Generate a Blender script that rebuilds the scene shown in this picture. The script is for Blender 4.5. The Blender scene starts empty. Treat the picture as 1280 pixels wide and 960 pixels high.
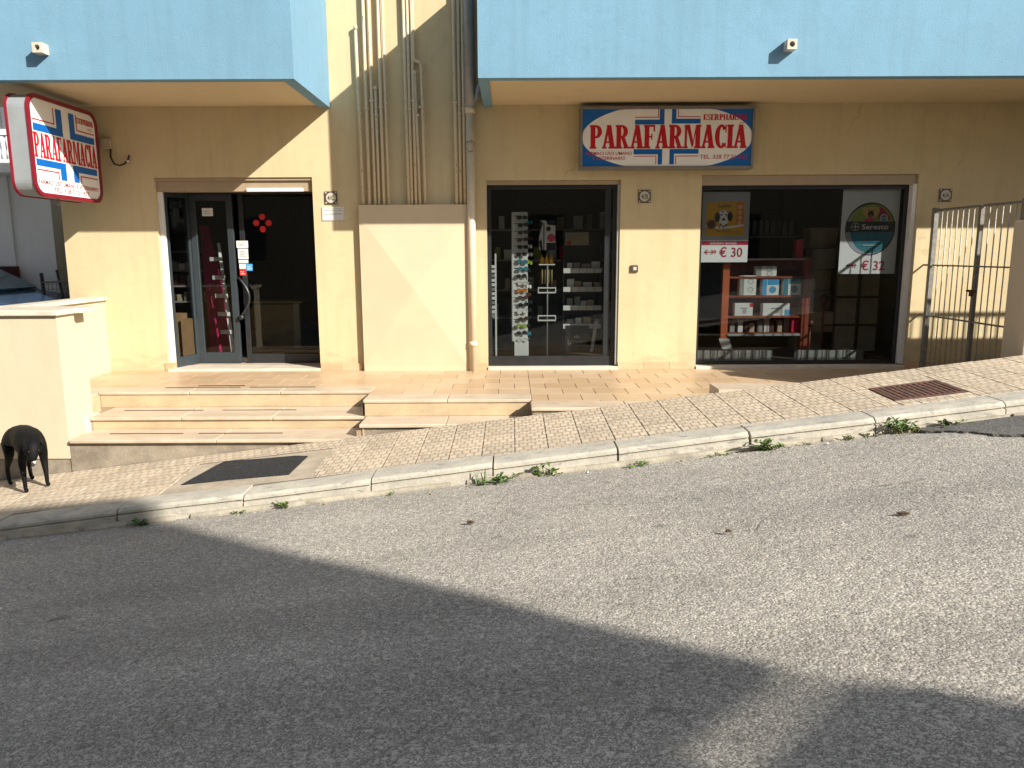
import bpy, bmesh, math, random
from mathutils import Vector, Matrix, Quaternion, noise

random.seed(7)
R = math.radians
scene = bpy.context.scene
COL = scene.collection

# ------------------------------------------------------------------ camera
cam_data = bpy.data.cameras.new('camera')
cam = bpy.data.objects.new('camera', cam_data)
COL.objects.link(cam)
cam_data.sensor_width = 36.0
cam_data.lens = 27.0
cam_data.clip_start = 0.05
cam_data.clip_end = 800.0
cam.location = (0, -9.3, 1.41)
_m = Matrix.Rotation(R(90 - 9.7), 4, 'X') @ Matrix.Rotation(R(-0.25), 4, 'Z')
cam.rotation_euler = _m.to_euler()
scene.camera = cam

# ------------------------------------------------------------------ light
SUN = Vector((1.2, -1.0, 0.93)).normalized()
world = bpy.data.worlds.new('World')
scene.world = world
world.use_nodes = True
wn = world.node_tree
wn.nodes.clear()
_o = wn.nodes.new('ShaderNodeOutputWorld')
_b = wn.nodes.new('ShaderNodeBackground')
_s = wn.nodes.new('ShaderNodeTexSky')
_s.sky_type = 'NISHITA'
_s.sun_disc = False
_s.sun_elevation = math.asin(SUN.z)
_s.sun_rotation = math.atan2(SUN.x, SUN.y)
_s.altitude = 100
_b.inputs['Strength'].default_value = 0.098
_h = wn.nodes.new('ShaderNodeHueSaturation')
_h.inputs['Saturation'].default_value = 0.62
wn.links.new(_s.outputs[0], _h.inputs['Color'])
wn.links.new(_h.outputs[0], _b.inputs[0])
wn.links.new(_b.outputs[0], _o.inputs[0])
sun_data = bpy.data.lights.new('sun', 'SUN')
sun_data.energy = 5.0
sun_data.angle = R(0.53)
sun_data.color = (1.0, 0.95, 0.87)
sun = bpy.data.objects.new('sun', sun_data)
COL.objects.link(sun)
sun.rotation_euler = (-SUN).to_track_quat('-Z', 'Y').to_euler()
sun.location = (10, -10, 12)
scene.view_settings.view_transform = 'Standard'
scene.view_settings.look = 'None'
scene.view_settings.exposure = 0.85
scene.view_settings.gamma = 1.0
scene.cycles.max_bounces = 8
scene.cycles.transparent_max_bounces = 12


# ------------------------------------------------------------------ materials
def new_mat(name):
    m = bpy.data.materials.new(name)
    m.use_nodes = True
    t = m.node_tree
    t.nodes.clear()
    out = t.nodes.new('ShaderNodeOutputMaterial')
    bs = t.nodes.new('ShaderNodeBsdfPrincipled')
    t.links.new(bs.outputs[0], out.inputs[0])
    return m, t, bs, out


def nd(t, typ, **kw):
    n = t.nodes.new(typ)
    for k, v in kw.items():
        if k.startswith('_'):
            setattr(n, k[1:], v)
        else:
            n.inputs[k.replace('__', ' ')].default_value = v
    return n


def coords(t, scale=(1, 1, 1)):
    g = t.nodes.new('ShaderNodeNewGeometry')
    mp = t.nodes.new('ShaderNodeMapping')
    mp.inputs['Scale'].default_value = scale
    t.links.new(g.outputs['Position'], mp.inputs[0])
    return mp.outputs[0]


def rgba(c):
    return (c[0], c[1], c[2], 1.0)


def ramp(t, fac, stops):
    r = t.nodes.new('ShaderNodeValToRGB')
    e = r.color_ramp.elements
    while len(e) < len(stops):
        e.new(0.5)
    for i, (p, c) in enumerate(stops):
        e[i].position = p
        e[i].color = rgba(c) if not isinstance(c, (int, float)) else (c, c, c, 1)
    t.links.new(fac, r.inputs[0])
    return r.outputs[0]


def mixc(t, fac, a, b, mode='MIX'):
    m = t.nodes.new('ShaderNodeMix')
    m.data_type = 'RGBA'
    m.blend_type = mode
    for sock, v in ((0, fac), (6, a), (7, b)):
        if isinstance(v, (int, float)):
            m.inputs[sock].default_value = v
        elif isinstance(v, tuple):
            m.inputs[sock].default_value = rgba(v)
        else:
            t.links.new(v, m.inputs[sock])
    return m.outputs[2]


def noise_tex(t, vec, scale, detail=4, rough=0.55):
    n = t.nodes.new('ShaderNodeTexNoise')
    n.inputs['Scale'].default_value = scale
    n.inputs['Detail'].default_value = detail
    n.inputs['Roughness'].default_value = rough
    t.links.new(vec, n.inputs['Vector'])
    return n.outputs['Fac']


def bump(t, bs, h, strength, dist=0.01, prev=None):
    b = t.nodes.new('ShaderNodeBump')
    b.inputs['Strength'].default_value = strength
    b.inputs['Distance'].default_value = dist
    t.links.new(h, b.inputs['Height'])
    if prev is not None:
        t.links.new(prev, b.inputs['Normal'])
    t.links.new(b.outputs[0], bs.inputs['Normal'])
    return b.outputs[0]


def plain(name, c, rough=0.5, metal=0.0, var=0.12, scale=9.0, spec=0.5):
    m, t, bs, _ = new_mat(name)
    v = coords(t)
    n = noise_tex(t, v, scale)
    lo = tuple(x * (1 - var) for x in c)
    hi = tuple(min(1, x * (1 + var)) for x in c)
    t.links.new(ramp(t, n, [(0.3, lo), (0.7, hi)]), bs.inputs['Base Color'])
    bs.inputs['Roughness'].default_value = rough
    bs.inputs['Metallic'].default_value = metal
    bs.inputs['Specular IOR Level'].default_value = spec
    return m


def stucco(name, c, var=0.08, grain=130, strength=0.35, stain=0.10, rough=0.9):
    m, t, bs, _ = new_mat(name)
    v = coords(t)
    big = noise_tex(t, v, 0.9, 5, 0.6)
    mid = noise_tex(t, v, 7, 5, 0.65)
    c0 = mixc(t, ramp(t, big, [(0.35, 0.0), (0.7, 1.0)]), tuple(x * (1 - var) for x in c), tuple(min(1, x * (1 + var * .5)) for x in c))
    c1 = mixc(t, ramp(t, mid, [(0.52, 0.0), (0.78, stain * 2.2)]), c0, tuple(x * 0.72 for x in c))
    # rain streaks: noise stretched vertically
    vs = coords(t, (9, 9, 0.55))
    st = noise_tex(t, vs, 1.0, 4, 0.6)
    c2 = mixc(t, ramp(t, st, [(0.48, 0.0), (0.76, stain * 1.5)]), c1, tuple(x * f for x, f in zip(c, (0.62, 0.6, 0.58))))
    t.links.new(c2, bs.inputs['Base Color'])
    bs.inputs['Roughness'].default_value = rough
    bs.inputs['Specular IOR Level'].default_value = 0.25
    g = noise_tex(t, v, grain, 3, 0.6)
    p = bump(t, bs, g, strength, 0.006)
    w = noise_tex(t, v, 5, 3, 0.5)
    bump(t, bs, w, 0.15, 0.02, p)
    return m


def wall_dirt(m, c):
    t = m.node_tree
    bs = next(n for n in t.nodes if n.type == 'BSDF_PRINCIPLED')
    src = bs.inputs['Base Color'].links[0].from_socket
    v = coords(t)
    sp = t.nodes.new('ShaderNodeSeparateXYZ')
    t.links.new(v, sp.inputs[0])
    n1 = noise_tex(t, coords(t, (1.3, 1, 3.0)), 3.0, 6, 0.7)
    md = t.nodes.new('ShaderNodeMath')
    md.operation = 'MULTIPLY_ADD'
    md.inputs[1].default_value = -1.1
    t.links.new(n1, md.inputs[0])
    t.links.new(sp.outputs[2], md.inputs[2])
    mr = t.nodes.new('ShaderNodeMapRange')
    mr.inputs['From Min'].default_value = -0.52
    mr.inputs['From Max'].default_value = -0.36
    mr.inputs['To Min'].default_value = 0.32
    mr.inputs['To Max'].default_value = 0.0
    t.links.new(md.outputs[0], mr.inputs['Value'])
    # hairline plaster cracks
    wv = t.nodes.new('ShaderNodeTexNoise')
    wv.inputs['Scale'].default_value = 2.5
    wv.inputs['Detail'].default_value = 6
    t.links.new(v, wv.inputs['Vector'])
    ad = mixc(t, 0.25, v, wv.outputs['Color'])
    vc = t.nodes.new('ShaderNodeTexVoronoi')
    vc.feature = 'DISTANCE_TO_EDGE'
    vc.inputs['Scale'].default_value = 0.55
    t.links.new(ad, vc.inputs['Vector'])
    line = ramp(t, vc.outputs['Distance'], [(0.0012, 1.0), (0.0035, 0.0)])
    msk = ramp(t, noise_tex(t, v, 0.9, 2, 0.5), [(0.55, 0.0), (0.61, 0.28)])
    ml = t.nodes.new('ShaderNodeMath')
    ml.operation = 'MULTIPLY'
    t.links.new(line, ml.inputs[0])
    t.links.new(msk, ml.inputs[1])
    c1 = mixc(t, mr.outputs[0], src, c)
    c2 = mixc(t, ml.outputs[0], c1, tuple(x * .6 for x in c))
    t.links.new(c2, bs.inputs['Base Color'])
    return m


def marble(name, c, rough=0.45):
    m, t, bs, _ = new_mat(name)
    v = coords(t)
    a = noise_tex(t, v, 3.2, 8, 0.65)
    vs = coords(t, (3, 10, 10))
    b = noise_tex(t, vs, 2.4, 6, 0.7)
    c0 = mixc(t, ramp(t, a, [(0.35, 0.0), (0.65, 1.0)]), tuple(x * 0.82 for x in c), c)
    c1 = mixc(t, ramp(t, b, [(0.55, 0.0), (0.72, 0.5)]), c0, (c[0] * .8, c[1] * .62, c[2] * .45))
    d = noise_tex(t, v, 40, 3, 0.6)
    c2 = mixc(t, ramp(t, d, [(0.62, 0.0), (0.75, 0.45)]), c1, tuple(x * .5 for x in c))
    e_ = noise_tex(t, coords(t, (1.5, 4, 4)), 2.0, 6, 0.7)
    c2 = mixc(t, ramp(t, e_, [(0.5, 0.0), (0.72, 0.5)]), c2, (c[0] * .55, c[1] * .52, c[2] * .5))
    t.links.new(c2, bs.inputs['Base Color'])
    bs.inputs['Roughness'].default_value = rough
    bump(t, bs, d, 0.12, 0.004)
    return m


def object_random(t):
    o = t.nodes.new('ShaderNodeObjectInfo')
    return o.outputs['Random']


def make_asphalt(name, c, dark):
    m, t, bs, _ = new_mat(name)
    v = coords(t)
    vo = t.nodes.new('ShaderNodeTexVoronoi')
    vo.inputs['Scale'].default_value = 170
    t.links.new(v, vo.inputs['Vector'])
    sep = t.nodes.new('ShaderNodeSeparateColor')
    t.links.new(vo.outputs['Color'], sep.inputs[0])
    vo2 = t.nodes.new('ShaderNodeTexVoronoi')
    vo2.inputs['Scale'].default_value = 75
    t.links.new(v, vo2.inputs['Vector'])
    sep2 = t.nodes.new('ShaderNodeSeparateColor')
    t.links.new(vo2.outputs['Color'], sep2.inputs[0])
    stone = ramp(t, sep.outputs[0], [(0.0, tuple(x * .50 for x in c)), (0.4, tuple(x * .92 for x in c)), (0.8, tuple(x * 1.15 for x in c)), (1.0, tuple(min(1, x * 1.55) for x in c))])
    gap = ramp(t, vo.outputs['Distance'], [(0.45, 0.0), (0.75, 1.0)])
    c0 = mixc(t, gap, stone, tuple(x * .5 for x in c))
    # single larger pale or dark chippings
    c0 = mixc(t, ramp(t, sep2.outputs[0], [(0.86, 0.0), (0.90, 0.55)]), c0, tuple(min(1, x * 1.5) for x in c))
    c0 = mixc(t, ramp(t, sep2.outputs[1], [(0.88, 0.0), (0.94, 0.5)]), c0, tuple(x * .35 for x in c))
    big = noise_tex(t, v, 0.5, 6, 0.62)
    c1 = mixc(t, ramp(t, big, [(0.34, 0.0), (0.66, 1.0)]), c0, (0.80, 0.80, 0.82), 'MULTIPLY')
    # tyre polished bands along the street
    band = noise_tex(t, coords(t, (0.10, 1.25, 1)), 1.6, 3, 0.5)
    c1 = mixc(t, ramp(t, band, [(0.46, 0.0), (0.62, 0.8)]), c1, (0.84, 0.84, 0.84), 'MULTIPLY')
    m2 = noise_tex(t, coords(t, (0.7, 2.0, 1)), 2.2, 6, 0.72)
    c2 = mixc(t, ramp(t, m2, [(0.56, 0.0), (0.74, dark)]), c1, tuple(x * .42 for x in c))
    m3 = noise_tex(t, coords(t, (1, 1.6, 1)), 5.5, 2, 0.4)
    c3 = mixc(t, ramp(t, m3, [(0.71, 0.0), (0.77, 0.5)]), c2, tuple(x * .2 for x in c))
    # hairline cracks: edges of large distorted cells, broken up by a mask
    wv = t.nodes.new('ShaderNodeTexNoise')
    wv.inputs['Scale'].default_value = 3.0
    wv.inputs['Detail'].default_value = 6
    t.links.new(v, wv.inputs['Vector'])
    add = t.nodes.new('ShaderNodeMix')
    add.data_type = 'RGBA'
    add.inputs[0].default_value = 0.22
    t.links.new(v, add.inputs[6])
    t.links.new(wv.outputs['Color'], add.inputs[7])
    vc = t.nodes.new('ShaderNodeTexVoronoi')
    vc.feature = 'DISTANCE_TO_EDGE'
    vc.inputs['Scale'].default_value = 0.75
    t.links.new(add.outputs[2], vc.inputs['Vector'])
    line = ramp(t, vc.outputs['Distance'], [(0.002, 1.0), (0.006, 0.0)])
    msk = ramp(t, noise_tex(t, v, 0.8, 3, 0.5), [(0.56, 0.0), (0.64, 0.5)])
    ml = t.nodes.new('ShaderNodeMath')
    ml.operation = 'MULTIPLY'
    t.links.new(line, ml.inputs[0])
    t.links.new(msk, ml.inputs[1])
    c4 = mixc(t, ml.outputs[0], c3, tuple(x * .22 for x in c))
    t.links.new(c4, bs.inputs['Base Color'])
    bs.inputs['Roughness'].default_value = 0.9
    bs.inputs['Specular IOR Level'].default_value = 0.25
    inv = t.nodes.new('ShaderNodeMath')
    inv.operation = 'MULTIPLY'
    inv.inputs[1].default_value = -1
    t.links.new(vo2.outputs['Distance'], inv.inputs[0])
    p = bump(t, bs, inv.outputs[0], 0.45, 0.007)
    p = bump(t, bs, sep.outputs[1], 0.4, 0.004, p)
    p = bump(t, bs, noise_tex(t, v, 14, 4, 0.6), 0.35, 0.02, p)
    inv2 = t.nodes.new('ShaderNodeMath')
    inv2.operation = 'MULTIPLY'
    inv2.inputs[1].default_value = -1
    t.links.new(ml.outputs[0], inv2.inputs[0])
    bump(t, bs, inv2.outputs[0], 0.6, 0.01, p)
    return m


def make_paver():
    m, t, bs, _ = new_mat('patterned cement paver')
    tc = t.nodes.new('ShaderNodeTexCoord')
    br = t.nodes.new('ShaderNodeTexBrick')
    br.offset = 0.5
    br.inputs['Scale'].default_value = 1.0
    br.inputs['Brick Width'].default_value = 0.0655
    br.inputs['Row Height'].default_value = 0.094
    br.inputs['Mortar Size'].default_value = 0.0085
    br.inputs['Mortar Smooth'].default_value = 0.3
    br.inputs['Bias'].default_value = 0.15
    br.inputs['Color1'].default_value = (0.65, 0.545, 0.405, 1)
    br.inputs['Color2'].default_value = (0.46, 0.375, 0.27, 1)
    br.inputs['Mortar'].default_value = (0.35, 0.285, 0.205, 1)
    t.links.new(tc.outputs['Object'], br.inputs['Vector'])
    v = coords(t)
    n = noise_tex(t, v, 1.1, 6, 0.65)
    c1 = mixc(t, ramp(t, n, [(0.35, 0.0), (0.7, 0.45)]), br.outputs['Color'], (0.60, 0.47, 0.33))
    d = noise_tex(t, v, 26, 4, 0.7)
    c2 = mixc(t, ramp(t, d, [(0.52, 0.0), (0.74, 0.55)]), c1, (0.20, 0.165, 0.125))
    rnd = object_random(t)
    c3 = mixc(t, 1.0, c2, ramp(t, rnd, [(0, 0.84), (1, 1.0)]), 'MULTIPLY')
    t.links.new(c3, bs.inputs['Base Color'])
    bs.inputs['Roughness'].default_value = 0.8
    inv = t.nodes.new('ShaderNodeMath')
    inv.operation = 'SUBTRACT'
    inv.inputs[0].default_value = 1
    t.links.new(br.outputs['Fac'], inv.inputs[1])
    p = bump(t, bs, inv.outputs[0], 0.8, 0.006)
    bump(t, bs, d, 0.25, 0.004, p)
    return m


def tile_mat(name, c, c2_, rough=0.4):
    m, t, bs, _ = new_mat(name)
    v = coords(t, (2, 14, 8))
    n = noise_tex(t, v, 2.0, 6, 0.65)
    rnd = object_random(t)
    base = mixc(t, rnd, c, c2_)
    c1 = mixc(t, ramp(t, n, [(0.4, 0.0), (0.72, 0.4)]), base, tuple(x * .74 for x in c))
    d = noise_tex(t, coords(t), 1.5, 5, 0.6)
    c2 = mixc(t, ramp(t, d, [(0.5, 0.0), (0.75, 0.3)]), c1, (0.66, 0.52, 0.36))
    t.links.new(c2, bs.inputs['Base Color'])
    bs.inputs['Roughness'].default_value = rough
    bump(t, bs, n, 0.1, 0.004)
    return m


def make_kerb():
    m, t, bs, _ = new_mat('weathered kerb concrete')
    v = coords(t)
    a = noise_tex(t, v, 4, 7, 0.7)
    b = noise_tex(t, coords(t, (2, 6, 6)), 3, 6, 0.7)
    c0 = mixc(t, ramp(t, a, [(0.35, 0.0), (0.65, 1.0)]), (0.36, 0.335, 0.28), (0.52, 0.475, 0.385))
    c1 = mixc(t, ramp(t, b, [(0.57, 0.0), (0.66, 0.8)]), c0, (0.19, 0.18, 0.165))
    d = noise_tex(t, v, 55, 4, 0.65)
    c2 = mixc(t, ramp(t, d, [(0.55, 0.0), (0.75, 0.5)]), c1, (0.2, 0.18, 0.15))
    t.links.new(c2, bs.inputs['Base Color'])
    bs.inputs['Roughness'].default_value = 0.9
    p = bump(t, bs, d, 0.4, 0.006)
    bump(t, bs, a, 0.5, 0.02, p)
    return m


def make_concrete(name, c, stain=(0.13, 0.11, 0.09)):
    m, t, bs, _ = new_mat(name)
    v = coords(t)
    a = noise_tex(t, v, 3, 7, 0.7)
    c0 = mixc(t, ramp(t, a, [(0.38, 0.0), (0.66, 1.0)]), stain, c)
    d = noise_tex(t, v, 60, 4, 0.7)
    c2 = mixc(t, ramp(t, d, [(0.5, 0.0), (0.75, 0.6)]), c0, tuple(x * .5 for x in c))
    t.links.new(c2, bs.inputs['Base Color'])
    bs.inputs['Roughness'].default_value = 0.93
    p = bump(t, bs, d, 0.5, 0.008)
    bump(t, bs, a, 0.4, 0.02, p)
    return m


def make_glass():
    m, t, bs, out = new_mat('shop glass')
    t.nodes.remove(bs)
    tr = nd(t, 'ShaderNodeBsdfTransparent')
    tr.inputs['Color'].default_value = (0.74, 0.76, 0.76, 1)
    gl = nd(t, 'ShaderNodeBsdfGlossy')
    gl.inputs['Color'].default_value = (0.7, 0.73, 0.75, 1)
    gl.inputs['Roughness'].default_value = 0.015
    lw = nd(t, 'ShaderNodeLayerWeight')
    lw.inputs['Blend'].default_value = 0.5
    pw = nd(t, 'ShaderNodeMath', _operation='POWER')
    pw.inputs[1].default_value = 5
    t.links.new(lw.outputs['Facing'], pw.inputs[0])
    ma = nd(t, 'ShaderNodeMath', _operation='MULTIPLY_ADD')
    ma.inputs[1].default_value = 0.9
    ma.inputs[2].default_value = 0.034
    t.links.new(pw.outputs[0], ma.inputs[0])
    mx = nd(t, 'ShaderNodeMixShader')
    t.links.new(ma.outputs[0], mx.inputs[0])
    t.links.new(tr.outputs[0], mx.inputs[1])
    t.links.new(gl.outputs[0], mx.inputs[2])
    t.links.new(mx.outputs[0], out.inputs[0])
    return m


def make_leaf():
    m, t, bs, _ = new_mat('weed leaf')
    v = coords(t)
    n = noise_tex(t, v, 22, 3, 0.6)
    c = ramp(t, n, [(0.3, (0.035, 0.085, 0.014)), (0.55, (0.085, 0.165, 0.026)), (0.75, (0.20, 0.25, 0.055))])
    t.links.new(c, bs.inputs['Base Color'])
    bs.inputs['Roughness'].default_value = 0.6
    return m


def make_rust():
    m, t, bs, _ = new_mat('rusty iron')
    v = coords(t)
    n = noise_tex(t, v, 14, 6, 0.7)
    t.links.new(ramp(t, n, [(0.3, (0.055, 0.028, 0.02)), (0.6, (0.14, 0.062, 0.04)), (0.8, (0.24, 0.12, 0.075))]), bs.inputs['Base Color'])
    bs.inputs['Roughness'].default_value = 0.85
    bump(t, bs, noise_tex(t, v, 120, 3), 0.4, 0.004)
    return m


def make_pipe_mat():
    m, t, bs, _ = new_mat('painted pipe with flaking paint')
    v = coords(t, (1, 1, 0.35))
    n = noise_tex(t, v, 38, 5, 0.7)
    t.links.new(ramp(t, n, [(0.35, (0.52, 0.43, 0.29)), (0.60, (0.58, 0.49, 0.33)), (0.66, (0.22, 0.17, 0.12)), (0.75, (0.15, 0.12, 0.09))]), bs.inputs['Base Color'])
    bs.inputs['Roughness'].default_value = 0.6
    return m


def make_stone_blocks():
    m, t, bs, _ = new_mat('old rubble stone')
    v = coords(t)
    vo = t.nodes.new('ShaderNodeTexVoronoi')
    vo.inputs['Scale'].default_value = 6
    t.links.new(v, vo.inputs['Vector'])
    n = noise_tex(t, v, 18, 5, 0.7)
    c = mixc(t, ramp(t, vo.outputs['Distance'], [(0.3, 0.0), (0.6, 1.0)]), (0.30, 0.28, 0.25), (0.14, 0.13, 0.12))
    c = mixc(t, ramp(t, n, [(0.4, 0.0), (0.7, 0.5)]), c, (0.2, 0.19, 0.18))
    t.links.new(c, bs.inputs['Base Color'])
    bs.inputs['Roughness'].default_value = 0.95
    bump(t, bs, n, 0.6, 0.02)
    return m


def make_black_coat():
    m, t, bs, _ = new_mat('black short dog coat')
    v = coords(t, (60, 60, 18))
    n = noise_tex(t, v, 3, 4, 0.7)
    t.links.new(ramp(t, n, [(0.3, (0.003, 0.003, 0.003)), (0.75, (0.009, 0.0085, 0.008))]), bs.inputs['Base Color'])
    bs.inputs['Roughness'].default_value = 0.62
    bs.inputs['Specular IOR Level'].default_value = 0.12
    bump(t, bs, n, 0.35, 0.004)
    return m


M = {
    'wall': stucco('cream yellow render', (0.575, 0.468, 0.278), 0.09, 110, 0.55, 0.17),
    'soffit': stucco('cream soffit paint', (0.585, 0.475, 0.305), 0.06, 60, 0.12, 0.08),
    'blue': stucco('pale blue render', (0.168, 0.310, 0.415), 0.07, 120, 0.5, 0.15),
    'parapet': stucco('pale cream garden wall render', (0.56, 0.475, 0.33), 0.05, 90, 0.25, 0.07),
    'pillar': stucco('beige pillar render', (0.50, 0.42, 0.31), 0.05, 90, 0.25, 0.1),
    'white_house': stucco('white house render', (0.76, 0.77, 0.78), 0.05, 60, 0.2, 0.12),
    'far_house': stucco('ochre render', (0.42, 0.33, 0.22), 0.08, 60, 0.2, 0.1),
    'panel': plain('cream painted sheet metal', (0.56, 0.455, 0.30), 0.55, var=0.04, scale=3),
    'shutter': plain('beige shutter box', (0.34, 0.26, 0.165), 0.5, var=0.06),
    'marble': marble('travertine tread', (0.56, 0.455, 0.335)),
    'riser': marble('yellow travertine riser', (0.52, 0.40, 0.245), 0.5),
    'threshold': marble('white marble threshold', (0.68, 0.6, 0.48)),
    'tile': tile_mat('terracotta porch tile', (0.46, 0.315, 0.185), (0.54, 0.395, 0.25)),
    'skirt': tile_mat('terracotta skirting', (0.56, 0.33, 0.19), (0.64, 0.42, 0.26)),
    'grout': make_concrete('tile grout', (0.40, 0.29, 0.19), (0.30, 0.21, 0.14)),
    'paver': make_paver(),
    'joint': make_concrete('sandy paving joint', (0.17, 0.135, 0.10), (0.09, 0.07, 0.055)),
    'kerb': make_kerb(),
    'cement': make_concrete('rough cement render', (0.36, 0.305, 0.225), (0.19, 0.155, 0.115)),
    'strip': make_concrete('pale cement strip', (0.46, 0.41, 0.31), (0.26, 0.23, 0.18)),
    'asphalt': make_asphalt('worn asphalt', (0.470, 0.430, 0.365), 0.45),
    'fresh': make_asphalt('dark patch asphalt', (0.17, 0.16, 0.145), 0.3),
    'tarmac': make_asphalt('black tarmac', (0.045, 0.045, 0.046), 0.2),
    'bed': make_concrete('sandy mortar bed', (0.50, 0.42, 0.31), (0.33, 0.27, 0.195)),
    'soil': make_concrete('bare ground', (0.24, 0.2, 0.14)),
    'black_frame': plain('black aluminium', (0.017, 0.019, 0.021), 0.35, var=0.2),
    'grey_frame': plain('blue grey aluminium', (0.028, 0.037, 0.042), 0.4, var=0.08),
    'white_metal': plain('white painted guide', (0.70, 0.68, 0.65), 0.4, var=0.05),
    'glass': make_glass(),
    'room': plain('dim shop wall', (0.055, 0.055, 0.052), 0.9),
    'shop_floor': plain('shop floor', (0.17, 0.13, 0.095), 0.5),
    'pipe': make_pipe_mat(),
    'cream_pipe': plain('cream plastic pipe', (0.60, 0.50, 0.345), 0.45, var=0.06),
    'grey_pipe': plain('grey zinc pipe', (0.27, 0.27, 0.265), 0.5, 0.3),
    'steel': plain('grey painted iron', (0.42, 0.40, 0.35), 0.55, 0.2, 0.3, 30),
    'gate_post': plain('olive grey iron', (0.20, 0.19, 0.165), 0.6, 0.2, 0.25, 25),
    'silver': plain('brushed aluminium edge', (0.36, 0.38, 0.38), 0.42, 0.35, 0.1, 4),
    'sign_frame': plain('sign box grey', (0.20, 0.19, 0.17), 0.5, 0.2),
    'sign_white': plain('white sign film', (0.82, 0.82, 0.80), 0.3, var=0.03),
    'sign_blue': plain('blue sign film', (0.002, 0.115, 0.42), 0.3, var=0.04),
    'sign_red': plain('red sign film', (0.50, 0.006, 0.018), 0.3, var=0.05),
    'sign_rim': plain('dark red trim', (0.20, 0.009, 0.020), 0.4, var=0.12),
    'paper': plain('white paper', (0.78, 0.78, 0.77), 0.6, var=0.02),
    'grey_paper': plain('grey print', (0.34, 0.35, 0.37), 0.6, var=0.03),
    'card_white': plain('white card', (0.66, 0.66, 0.63), 0.6, var=0.05),
    'grey_card': plain('grey card', (0.27, 0.27, 0.245), 0.7, var=0.1),
    'beige_card': plain('beige card', (0.40, 0.33, 0.23), 0.7, var=0.1),
    'carton': plain('brown cardboard', (0.42, 0.25, 0.115), 0.8, var=0.08),
    'yellow': plain('golden yellow print', (0.62, 0.33, 0.02), 0.5, var=0.04),
    'orange': plain('orange print', (0.62, 0.20, 0.015), 0.5, var=0.05),
    'red_print': plain('red print', (0.45, 0.012, 0.05), 0.5, var=0.03),
    'red': plain('bright red plastic', (0.55, 0.02, 0.015), 0.4),
    'black': plain('black print', (0.012, 0.012, 0.013), 0.5),
    'brown': plain('dark brown print', (0.07, 0.03, 0.02), 0.5),
    'teal': plain('teal print', (0.03, 0.19, 0.24), 0.4),
    'green': plain('grass green print', (0.26, 0.34, 0.04), 0.5),
    'sand': plain('golden fur print', (0.58, 0.38, 0.13), 0.6),
    'pink': plain('pink print', (0.62, 0.06, 0.14), 0.5),
    'blue_print': plain('cyan print', (0.05, 0.30, 0.55), 0.5),
    'magenta': plain('magenta cardboard', (0.36, 0.006, 0.085), 0.6),
    'red_wood': plain('reddish wood', (0.24, 0.048, 0.02), 0.5, var=0.2),
    'orange_wood': plain('orange wood post', (0.44, 0.10, 0.03), 0.5),
    'olive_wood': plain('pale counter board', (0.23, 0.17, 0.07), 0.6),
    'leaf': make_leaf(),
    'stem': plain('weed stem', (0.16, 0.17, 0.06), 0.7),
    'straw': plain('dry grass', (0.36, 0.30, 0.13), 0.8),
    'rust': make_rust(),
    'stone': make_stone_blocks(),
    'maroon': plain('maroon painted door', (0.065, 0.009, 0.009), 0.5),
    'car_blue': plain('car paint', (0.02, 0.045, 0.085), 0.25),
    'car_glass': plain('car window', (0.06, 0.12, 0.16), 0.08),
    'rubber': plain('rubber', (0.02, 0.02, 0.02), 0.7),
    'coat': make_black_coat(),
    'bronze': plain('dark majolica glaze', (0.075, 0.06, 0.045), 0.4, var=0.3, scale=90),
    'ivory': plain('ivory glaze', (0.52, 0.47, 0.38), 0.4),
    'cable': plain('black cable', (0.012, 0.012, 0.012), 0.5),
    'leaf_dry': plain('dry brown leaf', (0.09, 0.055, 0.03), 0.8, var=0.3),
    'pebble': plain('pale grit', (0.33, 0.30, 0.25), 0.9, var=0.3, scale=40),
    'roof_tile': plain('clay roof', (0.30, 0.13, 0.08), 0.9),
}


wall_dirt(M['wall'], (0.30, 0.24, 0.16))


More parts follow.
